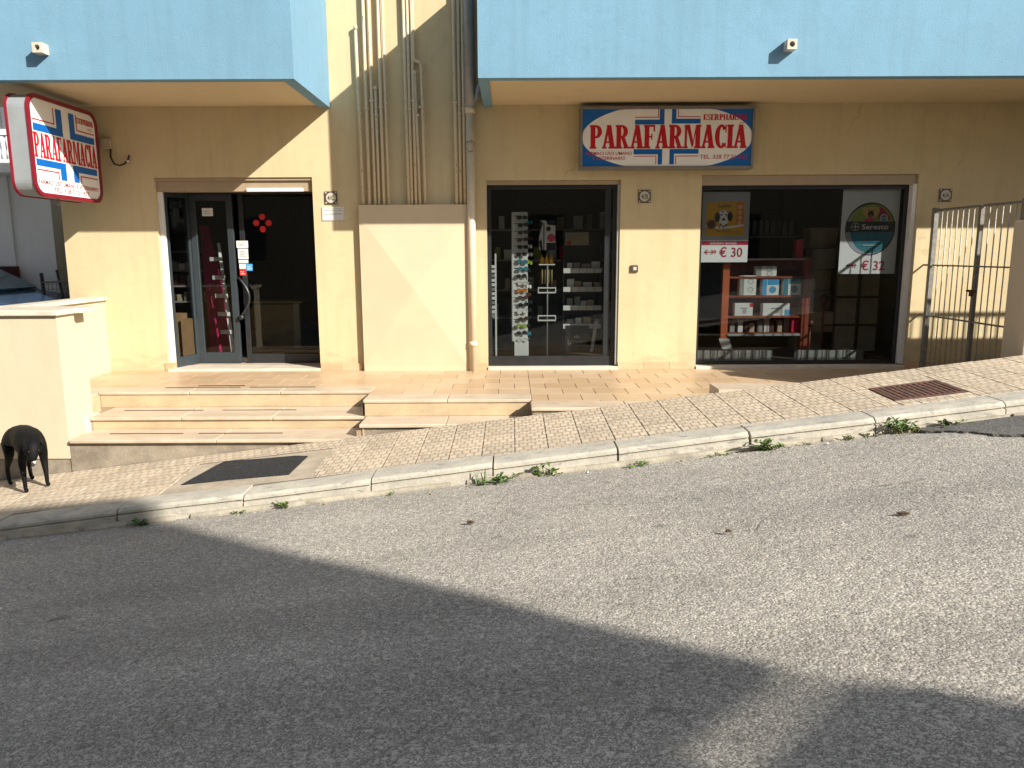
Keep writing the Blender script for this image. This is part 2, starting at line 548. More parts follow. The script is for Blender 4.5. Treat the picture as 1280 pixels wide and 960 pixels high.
# ------------------------------------------------------------------ mesh helpers
class MB:
    def __init__(s):
        s.v, s.f, s.mi, s.sm = [], [], [], []
        s.k = 0
        s.smooth = False

    def add(s, vs, fs):
        o = len(s.v)
        s.v += [tuple(v) for v in vs]
        for f in fs:
            s.f.append(tuple(o + i for i in f))
            s.mi.append(s.k)
            s.sm.append(s.smooth)
        return s

    def box(s, x0, x1, y0, y1, z0, z1):
        vs = [(x0, y0, z0), (x1, y0, z0), (x1, y1, z0), (x0, y1, z0), (x0, y0, z1), (x1, y0, z1), (x1, y1, z1), (x0, y1, z1)]
        return s.add(vs, [(3, 2, 1, 0), (4, 5, 6, 7), (0, 1, 5, 4), (1, 2, 6, 5), (2, 3, 7, 6), (3, 0, 4, 7)])

    def hexa(s, b, t):
        return s.add(list(b) + list(t), [(3, 2, 1, 0), (4, 5, 6, 7), (0, 1, 5, 4), (1, 2, 6, 5), (2, 3, 7, 6), (3, 0, 4, 7)])

    def quad(s, *p):
        return s.add(p, [tuple(range(len(p)))])

    def tube(s, pts, r, n=8, caps=True):
        pts = [Vector(p) for p in pts]
        rs = r if isinstance(r, (list, tuple)) else [r] * len(pts)
        vs, fs = [], []
        up = None
        for i, p in enumerate(pts):
            d = (pts[min(i + 1, len(pts) - 1)] - pts[max(i - 1, 0)]).normalized()
            if up is None:
                up = d.orthogonal().normalized()
            a = (up - d * up.dot(d))
            a = a.normalized() if a.length > 1e-6 else d.orthogonal().normalized()
            up = a
            b = d.cross(a)
            for k in range(n):
                w = 2 * math.pi * k / n
                vs.append(p + (a * math.cos(w) + b * math.sin(w)) * rs[i])
        for i in range(len(pts) - 1):
            for k in range(n):
                k2 = (k + 1) % n
                fs.append((i * n + k, i * n + k2, (i + 1) * n + k2, (i + 1) * n + k))
        if caps:
            fs.append(tuple(reversed(range(n))))
            fs.append(tuple((len(pts) - 1) * n + k for k in range(n)))
        old = s.smooth
        s.smooth = True
        s.add(vs, fs)
        s.smooth = old
        return s

    def prism(s, poly, d):
        """poly: list of 3-D points (a flat outline), d: offset vector"""
        n = len(poly)
        d = Vector(d)
        a = [Vector(p) for p in poly]
        b = [p + d for p in a]
        fs = [tuple(reversed(range(n))), tuple(range(n, 2 * n))]
        for i in range(n):
            j = (i + 1) % n
            fs.append((i, j, n + j, n + i))
        return s.add(a + b, fs)

    def mesh(s, name, mats):
        me = bpy.data.meshes.new(name)
        me.from_pydata(s.v, [], s.f)
        for m in (mats if isinstance(mats, (list, tuple)) else [mats]):
            me.materials.append(m)
        me.polygons.foreach_set('material_index', s.mi)
        me.polygons.foreach_set('use_smooth', s.sm)
        me.update()
        return me

    def build(s, name, mats, parent=None, loc=(0, 0, 0), fix=True):
        me = s.mesh(name, mats)
        if fix:
            bm = bmesh.new()
            bm.from_mesh(me)
            bmesh.ops.recalc_face_normals(bm, faces=bm.faces)
            bm.to_mesh(me)
            bm.free()
        return link(name, me, parent, loc)


def link(name, data, parent=None, loc=(0, 0, 0), rot=None):
    o = bpy.data.objects.new(name, data)
    COL.objects.link(o)
    if parent is not None:
        o.parent = parent
    o.location = loc
    if rot is not None:
        o.rotation_euler = rot
    return o


def tag(o, label=None, cat=None, group=None, kind=None):
    if label:
        o['label'] = label
    if cat:
        o['category'] = cat
    if group:
        o['group'] = group
    if kind:
        o['kind'] = kind
    return o


def thing(name, label, cat, loc=(0, 0, 0), rz=0, group=None):
    o = bpy.data.objects.new(name, None)
    COL.objects.link(o)
    o.empty_display_size = 0.1
    o.location = loc
    o.rotation_euler = (0, 0, rz)
    return tag(o, label, cat, group)


def copy_tree(o, parent=None):
    c = o.copy()
    COL.objects.link(c)
    if parent is not None:
        c.parent = parent
    for ch in list(o.children):
        copy_tree(ch, c)
    return c


def bevel(o, w, seg=2, ang=40):
    md = o.modifiers.new('bevel', 'BEVEL')
    md.width = w
    md.segments = seg
    md.limit_method = 'ANGLE'
    md.angle_limit = R(ang)
    return o


def box_obj(name, m, parent, x0, x1, y0, y1, z0, z1, bv=0.0, label=None):
    o = MB().box(x0, x1, y0, y1, z0, z1).build(name, m, parent)
    if bv:
        bevel(o, bv)
    if label:
        o['label'] = label
    return o


# flat art on a plane: origin + u, v directions
class Art:
    def __init__(s, org, u, v, lift=0.0012):
        s.o, s.u, s.v = Vector(org), Vector(u).normalized(), Vector(v).normalized()
        s.n = s.u.cross(s.v)
        s.lift = lift
        s.mb = {}
        s.k = 0

    def P(s, a, b, h=0):
        return s.o + s.u * a + s.v * b + s.n * h

    def poly(s, m, pts, layer=1):
        s.k += 1
        h = layer * s.lift + (s.k % 40) * 1.5e-5
        mb = s.mb.setdefault(m, MB())
        mb.add([s.P(a, b, h) for a, b in pts], [tuple(range(len(pts)))])

    def rect(s, m, a0, a1, b0, b1, layer=1):
        s.poly(m, [(a0, b0), (a1, b0), (a1, b1), (a0, b1)], layer)

    def disc(s, m, a, b, ra, rb=None, layer=1, n=28, a0=0, a1=360):
        rb = rb or ra
        full = abs(a1 - a0) >= 360
        pts = [(a + ra * math.cos(R(a0 + (a1 - a0) * i / n)), b + rb * math.sin(R(a0 + (a1 - a0) * i / n))) for i in range(n if full else n + 1)]
        s.poly(m, pts, layer)

    def ring(s, m, a, b, r0, r1, layer=1, n=28, t0=0, t1=360, sx=1.0):
        for i in range(n):
            p, q = R(t0 + (t1 - t0) * i / n), R(t0 + (t1 - t0) * (i + 1) / n)
            s.poly(m, [(a + sx * r0 * math.cos(p), b + r0 * math.sin(p)), (a + sx * r1 * math.cos(p), b + r1 * math.sin(p)),
                       (a + sx * r1 * math.cos(q), b + r1 * math.sin(q)), (a + sx * r0 * math.cos(q), b + r0 * math.sin(q))], layer)

    def build(s, parent, names=None):
        for m, mb in s.mb.items():
            o = link((names or {}).get(m, 'print'), mb.mesh('print', M[m]), parent)


ORD = ['first', 'second', 'third', 'fourth', 'fifth', 'sixth', 'seventh', 'eighth', 'ninth', 'tenth', 'eleventh', 'twelfth', 'thirteenth', 'fourteenth', 'fifteenth', 'sixteenth', 'seventeenth', 'eighteenth', 'nineteenth', 'twentieth', 'last but two', 'last but one', 'last']
COLN = {'grey_card': 'grey', 'beige_card': 'beige', 'card_white': 'pale', 'room': 'dark', 'red': 'red', 'green': 'green', 'brown': 'brown'}
TEXTS = []


def text(body, art, a0, a1, b0, h, m, parent, layer=2, bold=0.0, name='lettering', shear=0.0):
    """real text laid flat on an Art plane, squeezed to run from a0 to a1 with capital height h"""
    cu = bpy.data.curves.new(name, 'FONT')
    cu.body = body
    cu.size = 1.0
    cu.offset = bold
    cu.shear = shear
    cu.resolution_u = 3
    cu.fill_mode = 'FRONT'
    cu.materials.append(M[m])
    o = link(name, cu, parent)
    TEXTS.append((o, art, a0, a1, b0, h, layer))
    return o


def fit_texts():
    """turn the laid-out text into flat meshes standing on their planes"""
    bpy.context.view_layer.update()
    dg_ = bpy.context.evaluated_depsgraph_get()
    for o, art, a0, a1, b0, h, layer in TEXTS:
        me = bpy.data.meshes.new_from_object(o.evaluated_get(dg_))
        xs_ = [v.co.x for v in me.vertices]
        x0_, w = min(xs_), max(1e-3, max(xs_) - min(xs_))
        sx_, sy_ = (a1 - a0) / w, h / 0.73
        for v in me.vertices:
            v.co = art.P(a0 + (v.co.x - x0_) * sx_, b0 + v.co.y * sy_, layer * art.lift)
        par, inv, nm = o.parent, o.matrix_parent_inverse.copy(), o.name
        bpy.data.objects.remove(o)
        n_ = bpy.data.objects.new(nm, me)
        COL.objects.link(n_)
        n_.parent = par
        n_.matrix_parent_inverse = inv


# slab-serif condensed capitals drawn as polygons (unit height)
def glyph(ch):
    P = []

    def q(*p):
        P.append(list(p))

    def rc(a0, a1, b0, b1):
        q((a0, b0), (a1, b0), (a1, b1), (a0, b1))

    def arc(cx, cy, rxo, ryo, rxi, ryi, t0, t1, n=10):
        for i in range(n):
            p, w = R(t0 + (t1 - t0) * i / n), R(t0 + (t1 - t0) * (i + 1) / n)
            q((cx + rxi * math.cos(p), cy + ryi * math.sin(p)), (cx + rxo * math.cos(p), cy + ryo * math.sin(p)),
              (cx + rxo * math.cos(w), cy + ryo * math.sin(w)), (cx + rxi * math.cos(w), cy + ryi * math.sin(w)))
    S = 0.085
    if ch in 'PR':
        rc(.04, .25, S, 1 - S)
        rc(0, .30, 0, S)
        rc(0, .28, 1 - S, 1)
        arc(.28, .72, .27, .28, .07, .185, -90, 90)
        rc(.24, .28, .44, .535)
        if ch == 'P':
            return P, .56
        q((.26, .44), (.42, .47), (.56, S), (.38, S))
        rc(.36, .64, 0, S)
        return P, .66
    if ch == 'A':
        q((.045, S), (.150, S), (.305, .80), (.215, 1 - S))
        q((.33, S), (.55, S), (.40, 1), (.20, 1))
        rc(.13, .36, .24, .31)
        rc(0, .20, 0, S)
        rc(.29, .60, 0, S)
        return P, .60
    if ch == 'F':
        rc(.04, .25, S, 1 - S)
        rc(0, .31, 0, S)
        rc(0, .50, 1 - S, 1)
        rc(.43, .50, .72, 1 - S)
        rc(.24, .36, .47, .54)
        rc(.33, .39, .38, .63)
        return P, .53
    if ch == 'M':
        rc(.05, .155, S, 1 - S)
        rc(0, .20, 0, S)
        q((0, 1 - S), (.08, 1), (.27, 1), (.13, 1 - S))
        q((.10, 1), (.27, 1), (.46, .18), (.38, .02))
        q((.38, .02), (.42, .10), (.60, 1), (.54, 1))
        rc(.53, .74, S, 1 - S)
        rc(.54, .78, 1 - S, 1)
        rc(.47, .79, 0, S)
        return P, .80
    if ch == 'C':
        arc(.29, .5, .29, .51, .08, .40, 40, 320, 18)
        rc(.46, .51, .66, 1)
        rc(.46, .50, .02, .24)
        return P, .54
    if ch == 'E':
        rc(.04, .25, S, 1 - S)
        rc(0, .50, 0, S)
        rc(0, .48, 1 - S, 1)
        rc(.42, .48, .74, 1 - S)
        rc(.44, .50, S, .28)
        rc(.24, .36, .47, .54)
        return P, .53
    if ch == 'H':
        for q0 in (.05, .40):
            rc(q0, q0 + .18, S, 1 - S)
            rc(q0 - .05, q0 + .23, 0, S)
            rc(q0 - .05, q0 + .23, 1 - S, 1)
        rc(.23, .40, .46, .54)
        return P, .65
    if ch == 'S':
        arc(.24, .735, .23, .27, .085, .19, 20, 265, 12)
        arc(.24, .27, .235, .28, .085, .19, -150, 95, 12)
        rc(.40, .45, .72, 1)
        rc(.02, .07, 0, .30)
        return P, .50
    if ch == 'I':
        rc(.04, .25, S, 1 - S)
        rc(0, .30, 0, S)
        rc(0, .30, 1 - S, 1)
        return P, .31
    return P, .3


def slab_word(word, art, a0, a1, b0, h, m, layer=3):
    gl = [glyph(c) for c in word]
    gap = -0.005
    tot = sum(w for _, w in gl) + gap * (len(gl) - 1)
    sx = (a1 - a0) / tot
    x = 0
    for polys, w in gl:
        for p in polys:
            art.poly(m, [(a0 + (x + a) * sx, b0 + b * h) for a, b in p], layer)
        x += w + gap


# ------------------------------------------------------------------ ground levels
GR = 0.121


def z_walk(x, y):
    return -0.0245 + GR * x + 0.03 * y


def z_road(x, y):
    return -0.255 + GR * x - 0.03 * (y + 3.77)


# ground sheet under everything
mb = MB()
mb.quad((-90, -70, -1.2 - 90 * GR * .0 - 4.5), (90, -70, -1.2 + 9), (90, 90, -1.2 + 9), (-90, 90, -1.2 - 4.5))
g = mb.v
o = MB()
xs = [-90, -30, -12, -6, -3, 0, 3, 6, 12, 30, 90]
ys = [-70, -30, -14, -8, -3.6, 0, 5, 20, 90]
pts = []
for y in ys:
    for x in xs:
        xx = max(-30, min(30, x))
        pts.append((x, y, -0.62 + GR * xx))
nx = len(xs)
o.add(pts, [(j * nx + i, j * nx + i + 1, (j + 1) * nx + i + 1, (j + 1) * nx + i) for j in range(len(ys) - 1) for i in range(nx - 1)])
tag(o.build('ground', M['soil']), kind='structure')

# road: gently uneven sheet
road = MB()
road.smooth = True
xs = [-30, -22, -16, -12, -10] + [-9 + 0.25 * i for i in range(73)] + [10, 12, 16, 22, 30]
ys = [-11.8, -11, -10] + [-9.6 + 0.2 * i for i in range(29)] + [-3.775, -3.60]
pts = []
for y in ys:
    for x in xs:
        z = z_road(x, y) + 0.018 * noise.noise(Vector((x * .55, y * .7, 3.1))) + 0.006 * noise.noise(Vector((x * 2.3, y * 2.3, 1)))
        if y > -3.9:
            z = z_road(x, y) + 0.006 * noise.noise(Vector((x * 2.3, y * 2.3, 1)))
        pts.append((x, y, z))
nx = len(xs)
road.add(pts, [(j * nx + i, j * nx + i + 1, (j + 1) * nx + i + 1, (j + 1) * nx + i) for j in range(len(ys) - 1) for i in range(nx - 1)])
tag(road.build('road', M['asphalt']), kind='structure')

# newer asphalt patch with a ragged edge by the kerb on the right
random.seed(3)
edge = [(2.95, -3.80), (3.0, -3.92), (3.14, -3.99), (3.22, -4.10), (3.30, -4.22), (3.42, -4.30), (3.50, -4.42), (3.72, -4.52), (4.1, -4.56), (5.0, -4.6), (7, -4.6), (7, -3.79), (5, -3.79), (4, -3.785)]
fine = []
for i in range(len(edge)):
    a, b = edge[i], edge[(i + 1) % len(edge)]
    for k in range(5 if i < 9 else 1):
        f = k / (5 if i < 9 else 1)
        j = 0.018 if i < 9 else 0
        fine.append((a[0] + (b[0] - a[0]) * f + random.uniform(-j, j), a[1] + (b[1] - a[1]) * f + random.uniform(-j, j)))
pm = MB()
n = len(fine)
top = [(x, y, z_road(x, y) + 0.022) for x, y in fine]
bot = [(x, y, z_road(x, y) - 0.03) for x, y in fine]
cx, cy = 4.4, -4.1
pm.add(top + [(cx, cy, z_road(cx, cy) + 0.024)], [(i, (i + 1) % n, n) for i in range(n)])
pm.add(top + bot, [(i, (i + 1) % n, n + (i + 1) % n, n + i) for i in range(n)])
tag(pm.build('road_patch', M['fresh']), kind='structure')

# opposite pavement (behind the camera)
ob = MB().hexa([(-30, -13.4, -4.2), (30, -13.4, 3), (30, -11.8, 3), (-30, -11.8, -4.2)],
               [(-30, -13.4, z_road(-30, -11.8) + .13), (30, -13.4, z_road(30, -11.8) + .13), (30, -11.8, z_road(30, -11.8) + .13), (-30, -11.8, z_road(-30, -11.8) + .13)])
tag(ob.build('opposite_pavement', M['kerb']), kind='structure')

# ------------------------------------------------------------------ pavement with single pavers
walk = MB().hexa([(-30, -3.50, -5), (30, -3.50, 2.5), (30, -2.35, 2.5), (-30, -2.35, -5)],
                 [(-30, -3.50, z_walk(-30, -3.5) - .0035), (30, -3.50, z_walk(30, -3.5) - .0035), (30, -2.35, z_walk(30, -2.35) - .0035), (-30, -2.35, z_walk(-30, -2.35) - .0035)]).build('sidewalk', M['joint'])
tag(walk, kind='structure')
TX, TY = 0.262, 0.2835
gap = 0.0028
w2, d2 = TX / 2 - gap, TY / 2 - gap


def paver_mesh(kx):
    mbp = MB()

    def zz(x, y, h):
        return GR * x + 0.03 * y + h
    c = 0.0015
    lo = [(-w2, -d2), (w2, -d2), (w2, d2), (-w2, d2)]
    hi = [(-w2 + c, -d2 + c), (w2 - c, -d2 + c), (w2 - c, d2 - c), (-w2 + c, d2 - c)]
    vs = [(x, y, zz(x, y, -0.03)) for x, y in lo] + [(x, y, zz(x, y, -0.004)) for x, y in lo] + [(x, y, zz(x, y, 0)) for x, y in hi]
    fs = [(8, 9, 10, 11)]
    for a in (0, 4):
        for i in range(4):
            j = (i + 1) % 4
            fs.append((a + i, a + j, a + 4 + j, a + 4 + i))
    mbp.add(vs, fs)
    return mbp.mesh('paving_tile', M['paver'])


pme = paver_mesh(0)
# openings in the paving: tarmac patch and iron drain cover
HOLES = [(-2.80, -1.60, -3.484, -2.66), (3.02, 3.61, -3.34, -2.85)]
random.seed(11)


def cut_rect(r, holes):
    """what is left of a rectangle round the openings"""
    out_ = [r]
    for h in holes:
        nxt = []
        for (xa, xb, ya, yb) in out_:
            if xa >= h[1] or xb <= h[0] or ya >= h[3] or yb <= h[2]:
                nxt.append((xa, xb, ya, yb))
                continue
            if xa < h[0]:
                nxt.append((xa, h[0], ya, yb))
            if xb > h[1]:
                nxt.append((h[1], xb, ya, yb))
            xc, xd = max(xa, h[0]), min(xb, h[1])
            if ya < h[2]:
                nxt.append((xc, xd, ya, h[2]))
            if yb > h[3]:
                nxt.append((xc, xd, h[3], yb))
        out_ = nxt
    return out_


for i in range(-26, 29):
    for j in range(4):
        x = 0.02 + (i + .5) * TX
        y = -3.484 + (j + .5) * TY
        full = (x - TX / 2, x + TX / 2, y - TY / 2, y + TY / 2)
        for (xa, xb, ya, yb) in cut_rect(full, HOLES):
            if xb - xa < .035 or yb - ya < .035:
                continue
            whole = (xa, xb, ya, yb) == full
            w2, d2 = (xb - xa) / 2 - gap, (yb - ya) / 2 - gap
            xm, ym = (xa + xb) / 2, (ya + yb) / 2
            t = link('paving_tile', pme if whole else paver_mesh(0), walk, (xm, ym, z_walk(xm, ym) + random.uniform(-.0012, .0012)))
            t.rotation_euler = (random.uniform(-.004, .004), random.uniform(-.004, .004), random.uniform(-.006, .006))


def slope_slab(name, m, parent, poly, h0, h1, zf=z_walk):
    n_ = len(poly)
    vs = [(x, y, zf(x, y) + h0) for x, y in poly] + [(x, y, zf(x, y) + h1) for x, y in poly]
    b = MB()
    b.add(vs, [tuple(reversed(range(n_))), tuple(range(n_, 2 * n_))] + [(i, (i + 1) % n_, n_ + (i + 1) % n_, n_ + i) for i in range(n_)])
    return b.build(name, m, parent)


# cement bed around the tarmac patch and the patch
slope_slab('cement_bed', M['bed'], walk, [(-2.80, -3.484), (-1.60, -3.484), (-1.60, -2.66), (-2.80, -2.66)], -0.03, -0.003)
tp = slope_slab('tarmac_patch', M['tarmac'], walk, [(-2.71, -3.25), (-2.3, -3.27), (-1.80, -3.33), (-1.775, -2.83), (-1.9, -2.77), (-2.2, -2.73), (-2.56, -2.66), (-2.60, -2.76)], -0.02, 0.004)
tp['label'] = 'black tarmac repair let into the pavement by the steps'

# ------------------------------------------------------------------ kerb, stone by stone
kerb = MB().hexa([(-30, -3.74, -5), (30, -3.74, 2.3), (30, -3.49, 2.3), (-30, -3.49, -5)],
                 [(-30, -3.73, z_walk(-30, -3.6) - .05), (30, -3.73, z_walk(30, -3.6) - .05), (30, -3.495, z_walk(30, -3.6) - .05), (-30, -3.495, z_walk(-30, -3.6) - .05)]).build('kerb', M['joint'])
tag(kerb, kind='structure')
joints = [-2.99 - .955 * k for k in range(5, 0, -1)] + [-2.99, -2.03, -1.06, -.145, .79, 1.765, 2.69, 3.64] + [3.64 + .955 * k for k in range(1, 5)]
random.seed(5)
for a, b in zip(joints[:-1], joints[1:]):
    x0, x1 = a + random.uniform(.004, .011), b - random.uniform(.004, .011)
    n_ = 14
    dz = random.uniform(-.006, .006)
    tw = random.uniform(-.008, .008)
    k = MB()
    rows = []
    chip = {}
    for i in range(n_ + 1):
        x = x0 + (x1 - x0) * i / n_
        e = 0.016 if i in (0, n_) else 0
        j1 = abs(noise.noise(Vector((x * 7.3, 2.2, 9)))) * .014 + (.012 if i in (0, n_) else 0)
        zt = z_walk(x, -3.6) + dz + tw * (i / n_ - .5) + .006
        zb = z_road(x, -3.77) - .12
        wob = .004 * noise.noise(Vector((x * 3, 0, 5)))
        gd = .006 + .006 * max(0, noise.noise(Vector((x * 4, 3, 3)) ))
        rows.append([(x, -3.488, zb), (x, -3.488, zt - .002), (x, -3.60, zt), (x, -3.730 + j1, zt - .004),
                     (x, -3.748 + wob, zt - .018 - j1 * .6), (x, -3.749 + wob, zt - .040), (x, -3.749 + gd + wob + .010, zt - .044), (x, -3.751 + gd + wob + .010, zt - .051), (x, -3.756 + wob, zt - .056), (x, -3.762 + wob, zb)])
    L = len(rows[0])
    vs = [p for r in rows for p in r]
    fs = [(i * L + q, (i + 1) * L + q, (i + 1) * L + q + 1, i * L + q + 1) for i in range(n_) for q in range(L - 1)]
    fs += [tuple(range(L)), tuple(reversed(range(n_ * L, n_ * L + L)))]
    k.add(vs, fs)
    k.build('kerb_stone', M['kerb'], kerb)

# thin broken cement strip at the foot of the kerb
random.seed(8)
st = MB()
x = -7.5
while x < 7.5:
    x2 = x + random.uniform(.25, 1.1)
    n_ = max(3, int((x2 - x) / .07))
    w = random.uniform(.025, .05)
    vs, fs = [], []
    for i in range(n_ + 1):
        xx = x + (x2 - x) * i / n_ - .006
        ww = w + .018 * noise.noise(Vector((xx * 6, 1, 1))) + .008 * noise.noise(Vector((xx * 23, 1, 1)))
        if i in (0, n_):
            ww *= .6
        zz = z_road(xx, -3.79)
        vs += [(xx, -3.745, zz + .036), (xx, -3.757 - ww * .6, zz + .032), (xx, -3.757 - ww, zz + .012), (xx, -3.757 - ww, zz - .03)]
    for i in range(n_):
        for q in range(3):
            fs.append((i * 4 + q, (i + 1) * 4 + q, (i + 1) * 4 + q + 1, i * 4 + q + 1))
    fs += [(0, 1, 2, 3), (n_ * 4 + 3, n_ * 4 + 2, n_ * 4 + 1, n_ * 4)]
    st.add(vs, fs)
    x = x2 + random.choice([0, 0, .03, .12])
st.build('gutter_strip', M['strip'], kerb)

# ------------------------------------------------------------------ porch and steps
porch = MB()
porch.box(-4.3, -1.46, -1.44, 0.3, -1.0, -.034)
porch.box(-1.46, 0.19, -1.94, 0.3, -1.0, -.034)
porch.box(0.19, 7.2, -2.345, 0.3, -1.0, -.034)
porch.box(-4.9, -4.3, -1.75, 0.3, -1.0, -.034)
porch.box(-4.9, -1.46, -1.92, -1.75, -1.2, -.20)
porch.box(-4.3, -1.46, -1.75, -1.44, -1.2, -.201)
porch.box(-1.46, 0.19, -2.28, -1.94, -1.2, -.20)
porch_o = porch.build('porch', M['grout'])
tag(porch_o, kind='structure')
# lower landing body of bare cement (the plinth under the bottom tread)
bod = MB().box(-4.128, -1.40, -2.333, -1.75, -1.2, -.318).build('plinth', M['cement'], porch_o)
bod2 = MB().box(-1.40, 0.19, -2.285, -1.95, -1.2, -.199).build('plinth', M['cement'], porch_o)
bod3 = MB().box(0.205, 1.95, -2.35, -2.2, -1.2, -.036).build('plinth', M['cement'], porch_o)

# floor tiles in running bond
random.seed(21)
TW, TD = 0.33, 0.33


def flat_tile(w, d, t=.03, c=.002):
    m_ = MB()
    a, b = w / 2, d / 2
    vs = [(-a, -b, -t), (a, -b, -t), (a, b, -t), (-a, b, -t), (-a, -b, -c), (a, -b, -c), (a, b, -c), (-a, b, -c),
          (-a + c, -b + c, 0), (a - c, -b + c, 0), (a - c, b - c, 0), (-a + c, b - c, 0)]
    fs = [(8, 9, 10, 11)]
    for q in (0, 4):
        for i in range(4):
            j = (i + 1) % 4
            fs.append((q + i, q + j, q + 4 + j, q + 4 + i))
    return m_.add(vs, fs)


tcache = {}


def lay_tile(x0, x1, y0, y1, m='tile', name='floor_tile', z=0.0):
    g_ = .0025
    w, d = round(x1 - x0 - 2 * g_, 3), round(y1 - y0 - 2 * g_, 3)
    if w < .03 or d < .03:
        return
    if (w, d, m) not in tcache:
        tcache[(w, d, m)] = flat_tile(w, d).mesh(name, M[m])
    link(name, tcache[(w, d, m)], porch_o, ((x0 + x1) / 2, (y0 + y1) / 2, z + random.uniform(-.0006, .0006)))


def porch_front(x):
    return -1.17 if x < -1.46 else (-1.66 if x < .19 else -2.05)


row = 0
y = -0.005
while y > -2.05:
    y2 = y - TD
    for (a, b, fr) in ((-4.88, -1.46, -1.17), (-1.46, .19, -1.66), (.19, 5.3, -2.05)):
        yy = max(y2, fr)
        if y - yy < .03:
            continue
        x = a - (TW / 2 if row % 2 else 0)
        while x < b:
            xa, xb = max(a, x), min(b, x + TW)
            if xb > xa:
                lay_tile(xa, xb, yy, y)
            x += TW
    y = y2
    row += 1


def nosing(x0, x1, y0, y1, z, n_=2, m='marble', thick=.034):
    """row of tread slabs butted end to end, slightly rounded"""
    w = (x1 - x0) / n_
    for i in range(n_):
        b = MB().box(x0 + i * w + .0015, x0 + (i + 1) * w - .0015, y0, y1, z - thick, z + random.uniform(0, .0012)).build('tread_slab', M[m], porch_o)
        bevel(b, .009, 3)


def riser(x0, x1, y0, y1, z0, z1, n_=2):
    w = (x1 - x0) / n_
    for i in range(n_):
        MB().box(x0 + i * w + .001, x0 + (i + 1) * w - .001, y0, y1, z0, z1).build('riser_slab', M['riser'], porch_o)


# left flight
nosing(-4.30, -1.46, -1.455, -1.17, .004, 3)
MB().box(-4.60, -4.302, -1.75, -1.17, -.03, .0045).build('tread_slab', M['marble'], porch_o)
riser(-4.28, -1.46, -1.441, -1.41, -.158, -.030, 3)
MB().box(-4.40, -4.289, -1.754, -1.4425, -.45, -.030).build('riser_slab', M['riser'], porch_o)
nosing(-4.14, -1.45, -1.945, -1.4415, -.162, 3)
riser(-4.12, -1.46, -1.921, -1.89, -.282, -.196, 3)
nosing(-4.11, -1.385, -2.375, -1.9215, -.284, 2)
MB().box(-4.30, -4.141, -2.06, -1.7525, -.45, -.15).build('riser_slab', M['threshold'], porch_o)
# dark anti-slip strips in the treads
for (x0, x1, y, z) in [(-3.95, -3.15, -1.62, -.1602), (-2.95, -2.2, -1.62, -.1602), (-3.85, -3.15, -2.13, -.2822), (-3.0, -2.2, -2.13, -.2822), (-3.7, -2.9, -1.22, .0060), (-2.8, -2.1, -1.22, .0060), (-3.4, -2.9, -1.09, .003)]:
    MB().box(x0, x1, y - .012, y + .012, z - .004, z + .0022).build('grip_strip', M['brown'], porch_o)
# middle flight
nosing(-1.455, .19, -1.955, -1.66, .004, 2)
riser(-1.44, .19, -1.941, -1.91, -.158, -.030, 2)
MB().box(-1.459, -1.441, -1.94, -1.44, -.158, -.030).build('riser_slab', M['grout'], porch_o)
nosing(-1.43, .19, -2.315, -1.9415, -.162, 2)
MB().box(-1.401, -1.386, -2.29, -1.95, -.30, -.196).build('riser_slab', M['riser'], porch_o)
# right strip sinking into the pavement, then the raised border slab
nosing(.175, 1.95, -2.375, -2.05, .004, 2)
MB().box(1.90, 5.0, -2.362, -2.02, -.3, .165).build('border_slab', M['marble'], porch_o)

# ------------------------------------------------------------------ the shop building
bld = thing('shop_building', 'cream rendered building with pale blue balconies and three shop openings', 'building', (0, 0, 0))
O1 = (-4.20, -2.34, 2.295)
O2 = (-.29, 1.29, 2.25)
O3 = (2.245, 4.79, 2.30)
T = .22
w = MB()
w.box(-5.32, O1[0], 0, T, -1.2, 6.4)
w.box(O1[0], O1[1], 0, T, O1[2], 6.4)
w.box(O1[1], O2[0], 0, T, -1.2, 6.4)
w.box(O2[0], O2[1], 0, T, O2[2], 6.4)
w.box(O2[1], O3[0], 0, T, -1.2, 6.4)
w.box(O3[0], O3[1], 0, T, O3[2], 6.4)
w.box(O3[1], 13, 0, T, -1.2, 6.4)
w.box(-5.32, -5.10, T, 9, -1.2, 6.4)
w.box(12.8, 13, T, 9, -1.2, 6.4)
w.box(-5.32, 13, 9, 9.2, -1.2, 6.4)
w.build('wall', M['wall'], bld)
MB().box(-5.4, 13.1, -.05, 9.3, 6.41, 6.6).build('roof', M['far_house'], bld)
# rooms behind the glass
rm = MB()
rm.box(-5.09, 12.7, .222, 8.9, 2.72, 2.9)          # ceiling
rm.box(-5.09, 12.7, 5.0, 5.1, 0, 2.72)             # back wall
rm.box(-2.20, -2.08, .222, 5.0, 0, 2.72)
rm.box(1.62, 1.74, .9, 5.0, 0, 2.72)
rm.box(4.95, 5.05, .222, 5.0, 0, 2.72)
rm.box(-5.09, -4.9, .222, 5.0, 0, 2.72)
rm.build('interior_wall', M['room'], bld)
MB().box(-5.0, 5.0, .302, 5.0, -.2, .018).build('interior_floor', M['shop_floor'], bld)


def skirting(x0, x1, y=-.012):
    n_ = max(1, round((x1 - x0) / .30))
    ww = (x1 - x0) / n_
    for i in range(n_):
        MB().box(x0 + i * ww + .0015, x0 + (i + 1) * ww - .0015, y, .0, .001, .085).build('skirting_tile', M['skirt'], bld)


skirting(-2.335, -1.83)
skirting(-.43, -.295)
skirting(1.295, 2.24)
skirting(4.795, 5.3)
box_obj('skirting_tile', M['skirt'], bld, -4.235, -4.135, -.012, .10, .001, .10)

